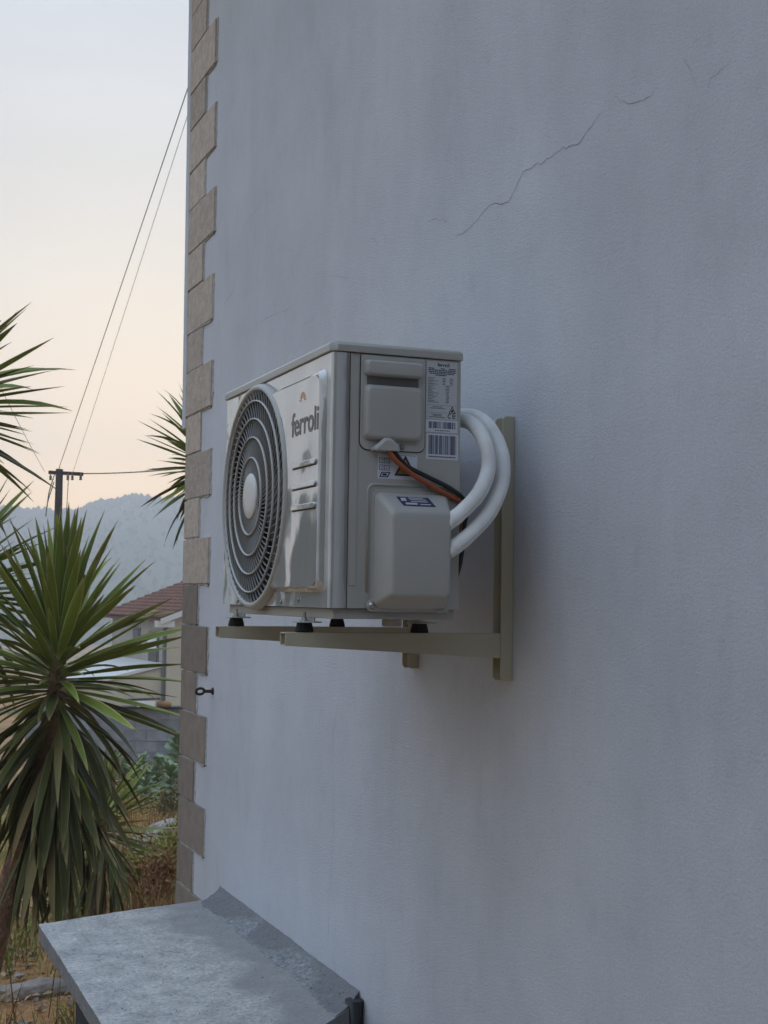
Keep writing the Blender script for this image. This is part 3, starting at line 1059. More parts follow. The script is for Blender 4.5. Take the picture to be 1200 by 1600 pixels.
    for yy, ww in ((-.281, .014), (-.252, .010), (-.233, .017)): quad(t, yy, yy+ww, .5300, .5318)
    for zz, a, b_ in ((.5262, -.281, -.217), (.5225, -.2805, -.2165), (.5190, -.2775, -.2205), (.5155, -.264, -.238)):
        y = a
        while y < b_:
            w_ = rnd.uniform(.003, .009)
            quad(t, y, min(y+w_, b_), zz, zz+.0021)
            y += w_+.0012
    t.build('print', M['ink'], rl, fix=False)
    t = MB()
    for i in range(17):
        zz = .5095-i*.0033
        quad(t, -.2815, -.2815+rnd.uniform(.008, .026), zz, zz+.0012)
        if i < 5:
            quad(t, -.2475, -.2405+rnd.uniform(-.001, .001), zz, zz+.0014)
            quad(t, -.2305, -.2225+rnd.uniform(-.001, .001), zz, zz+.0014)
        else:
            quad(t, -.2375-rnd.uniform(0, .004), -.2325+rnd.uniform(0, .003), zz, zz+.0014)
    quad(t, -.2845, -.2135, .4505, .4511)
    quad(t, -.2845, -.2360, .4345, .4350)
    for zz in (.4465, .4435, .4305, .4275, .4245):
        quad(t, -.281+rnd.uniform(0, .012), -.240+rnd.uniform(-.01, .003), zz, zz+.0012)
    t.build('print', M['ink_grey'], rl, fix=False)
    t = MB()
    outline_tri(t, -.2235, .4345, .0175, .0160, .0016)
    t.add([(xi, -.2255, .4375), (xi, -.2215, .4375), (xi, -.2207, .4400), (xi, -.2235, .4440), (xi, -.2262, .4400)], [(0, 1, 2, 3, 4)])
    text_mesh(t, 'C E', .0135, (xi, -.2345, .4235), (0, .82, 0), UZ, .0003)
    text_mesh(t, '!', .0120, (xi, -.2185, .4238), UY, UZ, .0002)
    t.build('symbols', M['ink'], rl, fix=False)
    b1 = sticker('small_barcode_label', -.2855, -.2100, .3920, .4190, M['paper'])
    t = MB()
    bars(t, -.2785, -.2490, .4005, .4150, 0, rnd)
    bars(t, -.2455, -.2150, .4005, .4150, 0, rnd)
    t.build('barcode_print', M['ink_blue'], b1, fix=False)
    t = MB()
    for q in range(9): quad(t, -.264+q*.0040, -.2612+q*.0040, .3950, .3972)
    t.build('print', M['ink_grey'], b1, fix=False)
    b2 = sticker('large_barcode_label', -.2840, -.2080, .3330, .3890, M['paper'])
    t = MB()
    bars(t, -.2785, -.2125, .3440, .3855, 0, rnd)
    t.build('barcode_print', M['ink_blue'], b2, fix=False)
    t = MB()
    for q in range(15): quad(t, -.278+q*.0043, -.2750+q*.0043, .3375, .3402)
    t.build('print', M['ink_blue'], b2, fix=False)
    wl_ = sticker('warning_label', -.3950, -.3040, .2860, .3395, M['paper'])
    t = MB()
    outline_tri(t, -.3315, .2935, .0520, .0445, .0042)
    quad(t, -.3575, -.3060, .3370, .3378)
    t.build('triangle', M['ink'], wl_, fix=False)
    t = MB()
    xi = .0008
    t.add([(xi, -.3505, .2975), (xi, -.3125, .2975), (xi, -.3315, .3300)], [(0, 1, 2)])
    t.build('triangle_fill', M['yellow'], wl_, fix=False)
    xi = .00095
    t = MB()
    t.add([(xi, -.3342, .3010), (xi, -.3288, .3010), (xi, -.3270, .3060), (xi, -.3300, .3125), (xi, -.3318, .3175), (xi, -.3345, .3100), (xi, -.3358, .3050)], [(0, 1, 2, 3, 4, 5, 6)])
    t.build('flame_symbol', M['ink'], wl_, fix=False)
    t = MB()
    for (zb_, k) in ((.3190, 0), (.3040, 1), (.2890, 2)):
        ya, yb_ = -.3915, -.3675
        hh = .0115
        th = .0013
        if k < 2:
            quad(t, ya, yb_, zb_, zb_+th)
            quad(t, ya, yb_, zb_+hh-th, zb_+hh)
            for yy in (ya, (ya+yb_)/2-th/2, yb_-th): quad(t, yy, yy+th, zb_+th, zb_+hh-th)
            for i in range(2):
                quad(t, ya+.004, ya+.010, zb_+.0038+i*.003, zb_+.0048+i*.003)
                quad(t, ya+.0145, ya+.0205, zb_+.0038+i*.003, zb_+.0048+i*.003)
        else:
            t.add([(xi, ya, zb_), (xi, yb_-.004, zb_), (xi, yb_+.002, zb_+hh), (xi, ya+.005, zb_+hh), (xi, ya+.0035, zb_+.002), (xi, yb_-.0062, zb_+.002), (xi, yb_-.0016, zb_+hh-.002), (xi, ya+.0068, zb_+hh-.002)],
                  [(0, 1, 5, 4), (1, 2, 6, 5), (2, 3, 7, 6), (3, 0, 4, 7)])
            quad(t, ya+.0075, yb_-.007, zb_+.0035, zb_+.0080)
    t.build('manual_symbols', M['ink_blue'], wl_, fix=False)
    # pressed frame round the valve cover
    fr_ = MB()
    path = [(-.4165, .045), (-.4165, .258)]+[(-.4015+.015*math.cos(PI-PI/2*k/6), .258+.015*math.sin(PI-PI/2*k/6)) for k in range(1, 7)]+[(-.232, .2730)]
    fr_.tube([(.0005, y, z) for y, z in path], .0032, 8)
    fr_.build('pressed_frame', M['metal_side'], ac)
    fl = plate_on_side('valve_flange', M['plastic'], ac, -.408, -.2275, .0035, .2625, .0001, .0032, .014, .0012, (0, 0, 1, 1))
    # valve cover: a deep box with sloping sides
    vc = MB()
    def ring(y0, y1, z0, z1, r, x):
        return [(x, y, z) for y, z in rrect(y0, y1, z0, z1, r, 5)]
    L_ = [ring(-.402, -.233, .010, .256, .014, .0030), ring(-.400, -.236, .013, .254, .014, .012), ring(-.384, -.246, .034, .219, .013, .052), ring(-.381, -.249, .037, .214, .013, .0565), ring(-.376, -.254, .042, .208, .011, .058)]
    nr = len(L_[0])
    vc.add([p for q in L_ for p in q], [(i*nr+k, i*nr+(k+1) % nr, (i+1)*nr+(k+1) % nr, (i+1)*nr+k) for i in range(4) for k in range(nr)]+[[4*nr+k for k in range(nr)]], True)
    vco = vc.build('valve_cover', M['plastic'], ac)
    e = MB()
    for (y, z) in ((-.4055, .0165), (-.249, .0145)):
        e.lathe((.0030, y, z), (1, 0, 0), [(.0125, 0), (.0125, .0025), (.011, .0035)], 20)
        ear = e.build('cover_ear', M['plastic'], vco)
        e = MB()
        screw(y, z, .0062, vco, .0055)
    # sticker on the cover's sloping top
    def slope_pt(y, s):    # s 0..1 up the sloping top face
        a, b_ = Vector((.052, 0, .219)), Vector((.012, 0, .254))
        p = a.lerp(b_, s)
        nrm = Vector((.035, 0, .040)).normalized()*.0009
        return (p.x+nrm.x, y, p.z+nrm.z)
    st = MB().add([slope_pt(-.352, .22), slope_pt(-.278, .22), slope_pt(-.286, .80), slope_pt(-.360, .80)], [(0, 1, 2, 3)]).build('valve_sticker', M['navy'], vco, fix=False)
    t = MB()
    def sl(y0, y1, s0, s1):
        o_ = Vector((.035, 0, .040)).normalized()*.0004
        t.add([Vector(slope_pt(y, s))+o_ for y, s in ((y0, s0), (y1, s0), (y1, s1), (y0, s1))], [(0, 1, 2, 3)])
    sl(-.345, -.318, .30, .42)
    sl(-.352, -.340, .52, .72)
    sl(-.312, -.288, .30, .36)
    sl(-.330, -.292, .48, .53)
    sl(-.332, -.294, .60, .65)
    sl(-.334, -.300, .70, .75)
    t.build('print', M['paper2'], st, fix=False)
    # feet: flat steel tabs with rubber buffers, bolt and nut on the front ones
    for xx in (-.162, -.716):
        for yy in (YF+.001, YB-.022):
            tab = MB().box(xx-.032, xx+.032, yy-.020, yy+.03, -.0235, -.0205).build('foot_tab', M['metal_side'], ac, bevel=.002)
            MB().lathe((xx, yy, -.0442), (0, 0, 1), [(.0205, 0), (.0205, .004), (.0165, .0195), (.0165, .0205)], 24).build('rubber_foot', M['rubber'], ac)
            if yy < -.4:
                MB().box(xx-.030, xx+.030, yy+.012, yy+.015, -.0205, -.0126).build('foot_web', M['metal_side'], ac)
                MB().lathe((xx, yy, -.0205), (0, 0, 1), [(.012, 0), (.012, .002), (.0075, .0022), (.0075, .008), (.0042, .0082), (.0042, .020)], 6, smooth=False).build('bolt', M['steel'], ac)
    # drain nipple under the pan
    MB().box(-.118, -.082, -.335, -.30, -.030, -.0128).build('drain_clip', M['metal_side'], ac, bevel=.003)
make_ac()

# ------------------------------------------------------------------ wall brackets
def bracket(xc, label):
    e = empty('wall_bracket', (xc, 0, -.154))
    tag(e, label, 'bracket', 'brackets under the air conditioner')
    z0, z1 = -.1534, .458
    t = .0025
    # post: channel open to the front, flange corners cut round
    for s in (-1, 1):
        xo = xc+s*.0215
        fl = [(-.001, z0), (-.001, z1), (-.020, z1), (-.027, z1-.002), (-.031, z1-.010), (-.031, z0+.012), (-.029, z0+.005), (-.024, z0)]
        MB().prism(fl, 0, min(xo, xo-s*t), max(xo, xo-s*t)).build('post_flange', M['bracket'], e, bevel=.0006)
    MB().box(xc-.0185, xc+.0185, -.0035, -.001, z0, z1).build('post_web', M['bracket'], e)
    # arm: tapering channel, open end and open underside
    yl, yr = -.548, -.006
    zt = -.0447
    hl, hr = .029, .058
    for s in (-1, 1):
        xo = xc+s*.0185
        pl = [(yl, zt), (yr, zt), (yr, zt-hr), (yl, zt-hl)]
        MB().prism(pl, 0, min(xo, xo-s*t), max(xo, xo-s*t)).build('arm_cheek', M['bracket'], e, bevel=.0006)
    MB().box(xc-.0160, xc+.0160, yl, yr, zt-t, zt-.0001).build('arm_top', M['bracket'], e)
    MB().add([(xc-.016, yl, zt-hl), (xc+.016, yl, zt-hl), (xc+.016, yr, zt-hr), (xc-.016, yr, zt-hr), (xc-.016, yl, zt-hl+t), (xc+.016, yl, zt-hl+t), (xc+.016, yr, zt-hr+t), (xc-.016, yr, zt-hr+t)],
             [(3, 2, 1, 0), (4, 5, 6, 7), (0, 1, 5, 4), (1, 2, 6, 5), (2, 3, 7, 6), (3, 0, 4, 7)]).build('arm_bottom', M['bracket'], e)
    for zz in (z1-.05, z0+.035):
        MB().lathe((xc, -.0035, zz), (0, -1, 0), [(.014, 0), (.014, .002), (.009, .0022), (.009, .008)], 6, smooth=False).build('anchor_bolt', M['steel'], e)
bracket(-.162, 'beige steel wall bracket nearer the viewer with its post standing clear')
bracket(-.716, 'beige steel wall bracket farther off towards the stone corner')

# ------------------------------------------------------------------ pipes and cables
p1 = smooth_path([(-.55, -.03, .40), (-.40, -.10, .42), (-.22, -.16, .432), (-.08, -.166, .432), (-.02, -.160, .414), (.01, -.150, .377), (.03, -.148, .322), (.045, -.176, .264), (.048, -.218, .220), (.040, -.256, .188)], 8)
p2 = smooth_path([(-.60, -.03, .44), (-.42, -.09, .45), (-.24, -.128, .452), (-.13, -.124, .452), (-.07, -.106, .425), (-.02, -.096, .365), (.012, -.106, .295), (.035, -.145, .225), (.045, -.200, .170), (.040, -.250, .130)], 8)
for pts, lab in ((p1, 'inner white foam insulated pipe curving into the valve cover higher up'),
                 (p2, 'outer white foam insulated pipe looping wider beside the bracket post')):
    e = empty('insulated_pipe', pts[0])
    tag(e, lab, 'pipe', 'insulated pipes of the air conditioner')
    rs = [.0165+.0007*noise.noise((i*.35, pts[0].x*9, 0)) for i in range(len(pts))]
    MB().tube(pts, rs, 20).build('insulation', M['pipe'], e)
    for k_ in ((int(len(pts)*.93),) if lab.startswith('inner') else (int(len(pts)*.95),)):
        MB().tube([pts[k_-1], pts[k_], pts[min(k_+1, len(pts)-1)]], .0172, 20, cap=False).build('foam_collar', M['pipe'], e)
    # taped seam along the foam
    k = int(len(pts)*.62)
    q = [pts[i]+Vector((.0158, .003, -.0045)) for i in range(k, len(pts)-2)]
    MB().tube(q, .0009, 6).build('foam_seam', M['paper2'], e)
o = MB().tube(smooth_path([(.016, -.384, .352), (.020, -.374, .338), (.022, -.357, .319), (.018, -.313, .291), (.012, -.252, .263), (.004, -.205, .243), (-.015, -.182, .226), (-.05, -.174, .195), (-.11, -.18, .15), (-.2, -.18, .12), (-.3, -.16, .1)], 8), .0056, 12).build('orange_cable', M['orange'])
tag(o, 'orange sheathed power cable hanging from the service cover hood', 'cable')
o = MB().tube(smooth_path([(.014, -.366, .350), (.018, -.358, .335), (.020, -.335, .313), (.014, -.285, .293), (.010, -.232, .272), (.004, -.196, .250), (-.008, -.182, .225), (-.012, -.186, .19), (-.015, -.190, .13), (-.03, -.192, .09), (-.07, -.19, .05), (-.2, -.16, .04)], 8), .0050, 12).build('black_cable', M['black'])
tag(o, 'black sheathed cable running above the orange one', 'cable')

# ------------------------------------------------------------------ eye bolt in the wall
eb = empty('eye_bolt', (-2.836, 0, -.357))
tag(eb, 'small black iron eye bolt sticking out of the white wall', 'eye bolt')
MB().tube([(-2.836, .01, -.357), (-2.836, -.036, -.357)], .007, 10).build('shank', M['iron'], eb)
MB().lathe((-2.836, -.0006, -.357), (0, -1, 0), [(.016, 0), (.014, .004), (.008, .008)], 12).build('wall_plug', M['iron'], eb)
t = MB()
n_, m_ = 20, 8
vs = [(-2.836+.012*math.sin(2*PI*k/n_)*.5*(1), -.054+(.0165+.0055*math.cos(2*PI*j/m_))*math.cos(2*PI*k/n_), -.357+(.0125+.0055*math.cos(2*PI*j/m_))*math.sin(2*PI*k/n_)) for k in range(n_) for j in range(m_)]
vs = [Vector(v)+Vector((.0055*math.sin(2*PI*(i % m_)/m_), 0, 0)) for i, v in enumerate(vs)]
t.add(vs, [(k*m_+j, k*m_+(j+1) % m_, ((k+1) % n_)*m_+(j+1) % m_, ((k+1) % n_)*m_+j) for k in range(n_) for j in range(m_)], True)
t.build('eye', M['iron'], eb)

# ------------------------------------------------------------------ concrete shelf at the foot of the wall
def make_shelf():
    sh = empty('concrete_shelf', (-1.7, -.35, -2.35))
    tag(sh, 'pale concrete slab shelf on dark support against the white wall', 'shelf')
    # top sheet falls a little away from the wall
    def zt(x, y): return -1.135+.075*y+.004*noise.noise((x*3, y*3, 0))+.0018*noise.noise((x*14, y*14, 0))
    def far_x(y): return -2.60-.02*(y+.7)+.010*noise.noise((y*7, 2, 0))+.004*noise.noise((y*30, 5, 0))
    def near_x(y): return -1.10-.86*y+.010*noise.noise((y*7, 6, 0))
    nx, ny = 60, 30
    th = .062
    top, bot = [], []
    for j in range(ny+1):
        y = -.705+(.705-.0005)*j/ny
        ye = y+(.006*noise.noise((j*.3, 1, 1)) if j == 0 else 0)
        for i in range(nx+1):
            x = far_x(y)+(near_x(y)-far_x(y))*i/nx
            yy = y+(.003*noise.noise((x*5, 1, 1))+.0028*noise.noise((x*31, 4, 1)) if j == 0 else 0)
            top.append((x, yy, zt(x, yy)))
            bot.append((x, yy+(.004 if j == 0 else 0), zt(x, yy)-th))
    n = nx+1
    mb = MB()
    vs = top+bot
    o_ = len(top)
    fs = [(j*n+i, j*n+i+1, (j+1)*n+i+1, (j+1)*n+i) for j in range(ny) for i in range(nx)]
    fs += [(o_+(j+1)*n+i, o_+(j+1)*n+i+1, o_+j*n+i+1, o_+j*n+i) for j in range(ny) for i in range(nx)]
    fs += [(i, o_+i, o_+i+1, i+1) for i in range(nx)]
    fs += [((j+1)*n, o_+(j+1)*n, o_+j*n, j*n) for j in range(ny)]
    fs += [(j*n+nx, o_+j*n+nx, o_+(j+1)*n+nx, (j+1)*n+nx) for j in range(ny)]
    fs += [(ny*n+i+1, o_+ny*n+i+1, o_+ny*n+i, ny*n+i) for i in range(nx)]
    mb.add(vs, fs)
    so = mb.build('slab', M['slab'], sh, bevel=.0025)
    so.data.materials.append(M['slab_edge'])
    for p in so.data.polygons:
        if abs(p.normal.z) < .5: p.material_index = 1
    # darker cement fillet trowelled along the wall, thinning out to nothing on the slab
    f = MB()
    nx, nk = 150, 14
    rows = []
    for i in range(nx+1):
        u = i/nx
        x = -2.66+1.56*u
        w_ = .105+.02*noise.noise((x*3, 9, 0))+.014*noise.noise((x*11, 3, 0))+.011*noise.noise((x*37, 7, 0))+.006*noise.noise((x*90, 3, 0))
        hh = .030+.004*noise.noise((x*2.5, 4, 0))
        if u < .05: w_ *= .35+13*u
        row = []
        for k in range(nk+1):
            s = k/nk
            y = -w_*(1-s)-.0005
            z_ = zt(x, y)+(.0010 if k else -.002)+hh*(s**2.3)+(.0016*noise.noise((x*26, y*26, 1))+.0012*noise.noise((x*70, y*70, 4)))*(1 if k else 0)
            xe = -2.66+(near_x(y)-.004+2.66)*u
            row.append((xe, y, z_))
        rows.append(row)
    vs = [p for r in rows for p in r]
    n9 = nk+1
    f.add(vs, [(i*n9+k, (i+1)*n9+k, (i+1)*n9+k+1, i*n9+k+1) for i in range(nx) for k in range(nk)], True)
    # close the two ends down to the slab
    f.add(rows[0]+[(p[0], p[1], -1.20) for p in rows[0]], [(k, k+1, n9+k+1, n9+k) for k in range(nk)])
    f.add(rows[-1]+[(p[0], p[1], -1.18) for p in rows[-1]], [(k+1, k, n9+k, n9+k+1) for k in range(nk)])
    f.build('cement_fillet', M['cement'], sh, fix=False)
    MB().prism([(-1.98, -.665), (-.70, -.665), (-1.27, -.002), (-1.98, -.002)], 2, -2.4, -1.252).build('support', M['support'], sh, bevel=.005)
    MB().prism([(-1.265, -.045), (-1.165, -.155), (-.62, -.70), (-.70, -.66)], 2, -1.25, -1.20).build('support_beam', M['support'], sh)
make_shelf()
def slab_grit():
    # crumbs of mortar and soil lying on the slab, thickest along the fillet
    rnd = random.Random(55)
    mb = MB()
    for i in range(420):
        x = rnd.uniform(-2.52, -.95)
        y = -.68*rnd.random()**(1.9 if i % 3 else .9)-.02
        if x > -1.14-.86*y: continue
        L = rnd.choice([.0012, .0016, .002, .003])*rnd.uniform(.7, 1.3)
        z = -1.135+.075*y+.003+(.030*max(0, 1+y/.105)**2.3 if y > -.105 else 0)
        c = Vector((x, y, z+L*.3))
        t = Vector((rnd.gauss(0, 1), rnd.gauss(0, 1), rnd.gauss(0, .4))).normalized()
        q = t.orthogonal().normalized()
        w = t.cross(q)
        mb.add([c+t*L, c+q*L*.7, c-t*L, c-q*L*.7, c+w*L*.6, c-w*L*.6], [(0, 1, 4), (1, 2, 4), (2, 3, 4), (3, 0, 4), (1, 0, 5), (2, 1, 5), (3, 2, 5), (0, 3, 5)])
    tag(mb.build('slab_grit', M['grit'], fix=False), 'dark grit and mortar crumbs lying on the concrete slab', 'grit', kind='stuff')
slab_grit()
bp = MB().tube([(-1.075, -.027, -2.35), (-1.075, -.027, -1.8), (-1.077, -.026, -1.4), (-1.075, -.027, -1.118)], .026, 16).build('black_pipe', M['black'])
tag(bp, 'black plastic pipe end standing at the corner of the concrete shelf', 'pipe')

# ------------------------------------------------------------------ yuccas
def leaf_mesh(name, bend, width, material, twist=0):
    """a stiff sword leaf of length 1 along +z, its upper face towards -x, bending towards +x"""
    n = 8
    prof = [.50, .62, .80, .95, 1.0, .93, .72, .40, .02]
    vs, fs = [], []
    x = z = 0
    a = 0
    for i in range(n+1):
        w = width*prof[i]/2
        tw = twist*i/n
        ct, st = math.cos(tw), math.sin(tw)
        lift = w*.5
        for s in (-1, 0, 1):
            lx, ly = (-lift if s else 0), s*w
            vx, vy = lx*ct-ly*st, lx*st+ly*ct
            vs.append((x+vx*math.cos(a), vy, z-vx*math.sin(a)))
        a += bend/n*(0.4+1.2*i/n)
        x += math.sin(a)/n
        z += math.cos(a)/n
    for i in range(n):
        for k in (0, 1):
            fs.append((i*3+k, i*3+k+1, (i+1)*3+k+1, (i+1)*3+k))
    me = bpy.data.meshes.new(name)
    me.from_pydata(vs, [], fs)
    uvl = me.uv_layers.new(name='uv')
    for p in me.polygons:
        p.use_smooth = True
        for li in p.loop_indices:
            vi = me.loops[li].vertex_index
            uvl.data[li].uv = ((vi % 3)/2, (vi//3)/n)
    me.materials.append(material)
    return me
LV = [leaf_mesh('leaf', b, w, M['leaf'], t) for b, w, t in ((.0, .078, .1), (.06, .070, -.2), (.15, .076, .25), (-.05, .072, -.15), (.5, .068, .4), (.04, .082, -.4))]
LO = [leaf_mesh('leaf', b, w, M['leaf_old'], t) for b, w, t in ((.15, .080, .3), (.45, .074, -.3), (.0, .084, .1), (.8, .07, .5))]
def place_leaf(parent, pos, d, length, mesh, rnd):
    d = d.normalized()
    x = Vector((0, 0, -1))
    x = x-d*x.dot(d)
    if x.length < .05: x = d.orthogonal()
    x.normalize()
    q = Matrix.Rotation(rnd.uniform(-.5, .5), 3, d)
    x = q @ x
    y = d.cross(x)
    R_ = Matrix((x, y, d)).transposed().to_4x4()
    o = bpy.data.objects.new('leaf', mesh)
    COL.objects.link(o)
    o.parent = parent
    mw = Matrix.Translation(pos-parent.location) @ R_ @ Matrix.Diagonal((length, length, length, 1))
    o.matrix_local = mw
    return o
def rosette(parent, c, axis, n, length, rnd, th0=4, th1=118, stem=.28, skirt=0, skirt_len=.9):
    """sword leaves in a golden-angle spiral; below it an optional skirt of hanging old leaves"""
    axis = Vector(axis).normalized()
    e1 = axis.orthogonal().normalized()
    e2 = axis.cross(e1)
    c = Vector(c)
    for i in range(n):
        u = (i+.5)/n
        th = math.radians(th0+(th1-th0)*u**.95+rnd.uniform(-9, 9))
        ph = i*2.39996+rnd.uniform(-.35, .35)
        d = axis*math.cos(th)+(e1*math.cos(ph)+e2*math.sin(ph))*math.sin(th)
        pos = c-axis*(stem*u)+(e1*math.cos(ph)+e2*math.sin(ph))*(.012+.02*u)
        L = length*rnd.uniform(.72, 1.1)*(.86+.14*min(1, u*4))
        me = rnd.choice(LV if u < .78 else LV[1:3]+LO[:2])
        place_leaf(parent, pos, d, L, me, rnd)
    for i in range(skirt):
        u = (i+.5)/skirt
        th = math.radians(118+46*min(1, u*1.5)+rnd.uniform(-9, 9))
        ph = i*2.39996+rnd.uniform(-.3, .3)
        d = Vector((0, 0, 1))*math.cos(th)+(Vector((1, 0, 0))*math.cos(ph)+Vector((0, 1, 0))*math.sin(ph))*math.sin(th)
        pos = c-axis*stem-axis*(skirt_len*u)+(e1*math.cos(ph)+e2*math.sin(ph))*.05
        place_leaf(parent, pos, d, length*rnd.uniform(.75, 1.02), rnd.choice(LO), rnd)
def trunk(parent, pts, r0, r1):
    pts = smooth_path(pts, 6)
    n = len(pts)
    MB().tube(pts, [(r0+(r1-r0)*i/(n-1))*(1+.10*noise.noise((i*.9, r0*30, 0))) for i in range(n)], 14).build('trunk', M['trunk'], parent)
def P(lat, dep, z):
    v = land(lat, dep)
    return Vector((v.x, v.y, z))
def px(x, y, dep):
    """metres sideways and height of what the photograph shows at x, y, when it stands dep metres ahead"""
    d = fwd+r2*(x-600)/2200.6-u2*(y-800)/2200.6
    k = dep/(d.x*FH.x+d.y*FH.y)
    return CAM+d*k
def make_yuccas():
    rnd = random.Random(21)
    # large one in front of the corner
    c = px(92, 985, 7.2)
    base = px(-25, 1500, 7.3)
    g = ground_z(base.x, base.y)
    y = empty('yucca', (base.x, base.y, g))
    tag(y, 'large yucca with a full crown and hanging skirt left of the stone corner', 'yucca', 'yuccas beside the house')
    trunk(y, [(base.x, base.y, g-.1), (base.x, base.y, g+.35), tuple(px(12, 1400, 7.28)), tuple(px(55, 1260, 7.22)), tuple(px(85, 1120, 7.2)), tuple(c)], .085, .04)
    rosette(y, c, (.02, .03, 1), 150, .71, rnd, 3, 106, .34, 132, .62)
    # its neighbour just out of the picture, leaves reaching in
    y2b = px(-190, 1500, 7.0)
    g = ground_z(y2b.x, y2b.y)
    y2 = empty('yucca', (y2b.x, y2b.y, g))
    tag(y2, 'tall yucca at the left edge with only its leaf tips in view', 'yucca', 'yuccas beside the house')
    ca, cb = px(-100, 592, 7.1), px(-70, 880, 7.6)
    trunk(y2, [(y2b.x, y2b.y, g-.1), (y2b.x, y2b.y, g+.6), tuple(px(-165, 1050, 7.05)), tuple(px(-130, 800, 7.1)), tuple(ca)], .095, .045)
    trunk(y2, [tuple(px(-168, 1100, 7.05)), tuple(px(-120, 1000, 7.4)), tuple(cb)], .06, .04)
    rosette(y2, ca, (-.05, 0, 1), 150, .66, rnd, 5, 125, .26, 20, .25)
    rosette(y2, cb, (.1, .1, 1), 120, .64, rnd, 5, 120, .26, 20, .25)
    # one behind the house corner
    c3 = px(322, 686, 8.6)
    b3 = px(345, 1400, 8.7)
    g = ground_z(b3.x, b3.y)
    y3 = empty('yucca', (b3.x, b3.y, g))
    tag(y3, 'dark yucca half hidden behind the stone corner against the sky', 'yucca', 'yuccas beside the house')
    trunk(y3, [(b3.x, b3.y, g-.1), tuple(px(338, 1200, 8.65)), tuple(px(325, 950, 8.6)), tuple(c3)], .08, .04)
    rosette(y3, c3, (-.05, 0, 1), 130, .44, rnd, 5, 128, .26, 30, .2)
    # small low one behind the big one
    c4 = px(158, 1262, 9.2)
    b4 = px(150, 1380, 9.25)
    g = ground_z(b4.x, b4.y)
    y4 = empty('yucca', (b4.x, b4.y, g))
    tag(y4, 'small bright yucca low behind the large one above the dry grass', 'yucca', 'yuccas beside the house')
    trunk(y4, [(b4.x, b4.y, g-.1), tuple(px(155, 1320, 9.22)), tuple(c4)], .06, .035)
    rosette(y4, c4, (.1, 0, 1), 110, .46, rnd, 5, 118, .2, 40, .2)
make_yuccas()

# ------------------------------------------------------------------ utility pole and lines
def make_pole():
    D = 28
    top = px(93, 733, D)
    b = px(88, 900, D)
    base = Vector((b.x, b.y, ground_z(b.x, b.y)))
    p = empty('utility_pole', base)
    tag(p, 'weathered wooden utility pole with a short crossarm behind the yucca', 'utility pole')
    MB().tube([base-Vector((0, 0, .3)), base.lerp(top, .5), top], [.10, .088, .072], 14).build('pole', M['pole'], p)
    l, r = px(76, 738, D), px(130, 741, D)
    d = (r-l).normalized()
    mid = (l+r)/2
    side = Vector((-d.y, d.x, 0))
    MB().obox(mid, d*(r-l).length/2, side*.035, Vector((0, 0, .035))).build('crossarm', M['pole'], p, bevel=.006)
    ins = []
    for x in (80, 107, 114, 127):
        q = px(x, 738, D)
        MB().lathe(q-side*.04-Vector((0, 0, .16)), (0, 0, 1), [(.02, 0), (.032, .01), (.02, .04), (.032, .06), (.012, .1), (.012, .14)], 10).build('insulator', M['porcelain'], p)
        ins.append(q-side*.04-Vector((0, 0, .15)))
    for a in ((86, 750), (84, 765)):
        q = px(a[0], a[1], D)
        MB().tube(smooth_path([q+Vector((0, 0, .15)), q-side*.13-d*.08-Vector((0, 0, .25)), q-side*.1-d*.12-Vector((0, 0, .55))], 5), .011, 5).build('loose_wire', M['wire'], p)
    def line(a, b, sag, lab, r=.011):
        a, b = Vector(a), Vector(b)
        n = 24
        pts = [a.lerp(b, i/n)-Vector((0, 0, sag*4*(i/n)*(1-i/n))) for i in range(n+1)]
        o = MB().tube(pts, r, 6).build('power_line', M['wire'])
        tag(o, lab, 'power line', 'lines running to the utility pole')
    A1 = px(426, -256, 13)
    A2 = px(440, -280, 13)
    line(px(91, 735, D), A1, .02, 'upper thin cable rising from pole to the house corner', .0062)
    line(ins[2]+Vector((0, 0, .12)), A2, .02, 'lower fainter cable rising from pole to the house corner', .0036)
    far = px(-160, 250, 16)
    line(px(70, 737, D), far, .15, 'thin cable crossing behind the leaf tips at the left edge', .0042)
    line(px(130, 740, D), px(480, 700, 26), .12, 'thin cable leaving the crossarm towards the stone corner', .011)
    q = px(107, 745, D)
    line(q, px(96, 940, 40), .1, 'thin cable dropping from the crossarm behind yucca leaf tips', .008)
make_pole()

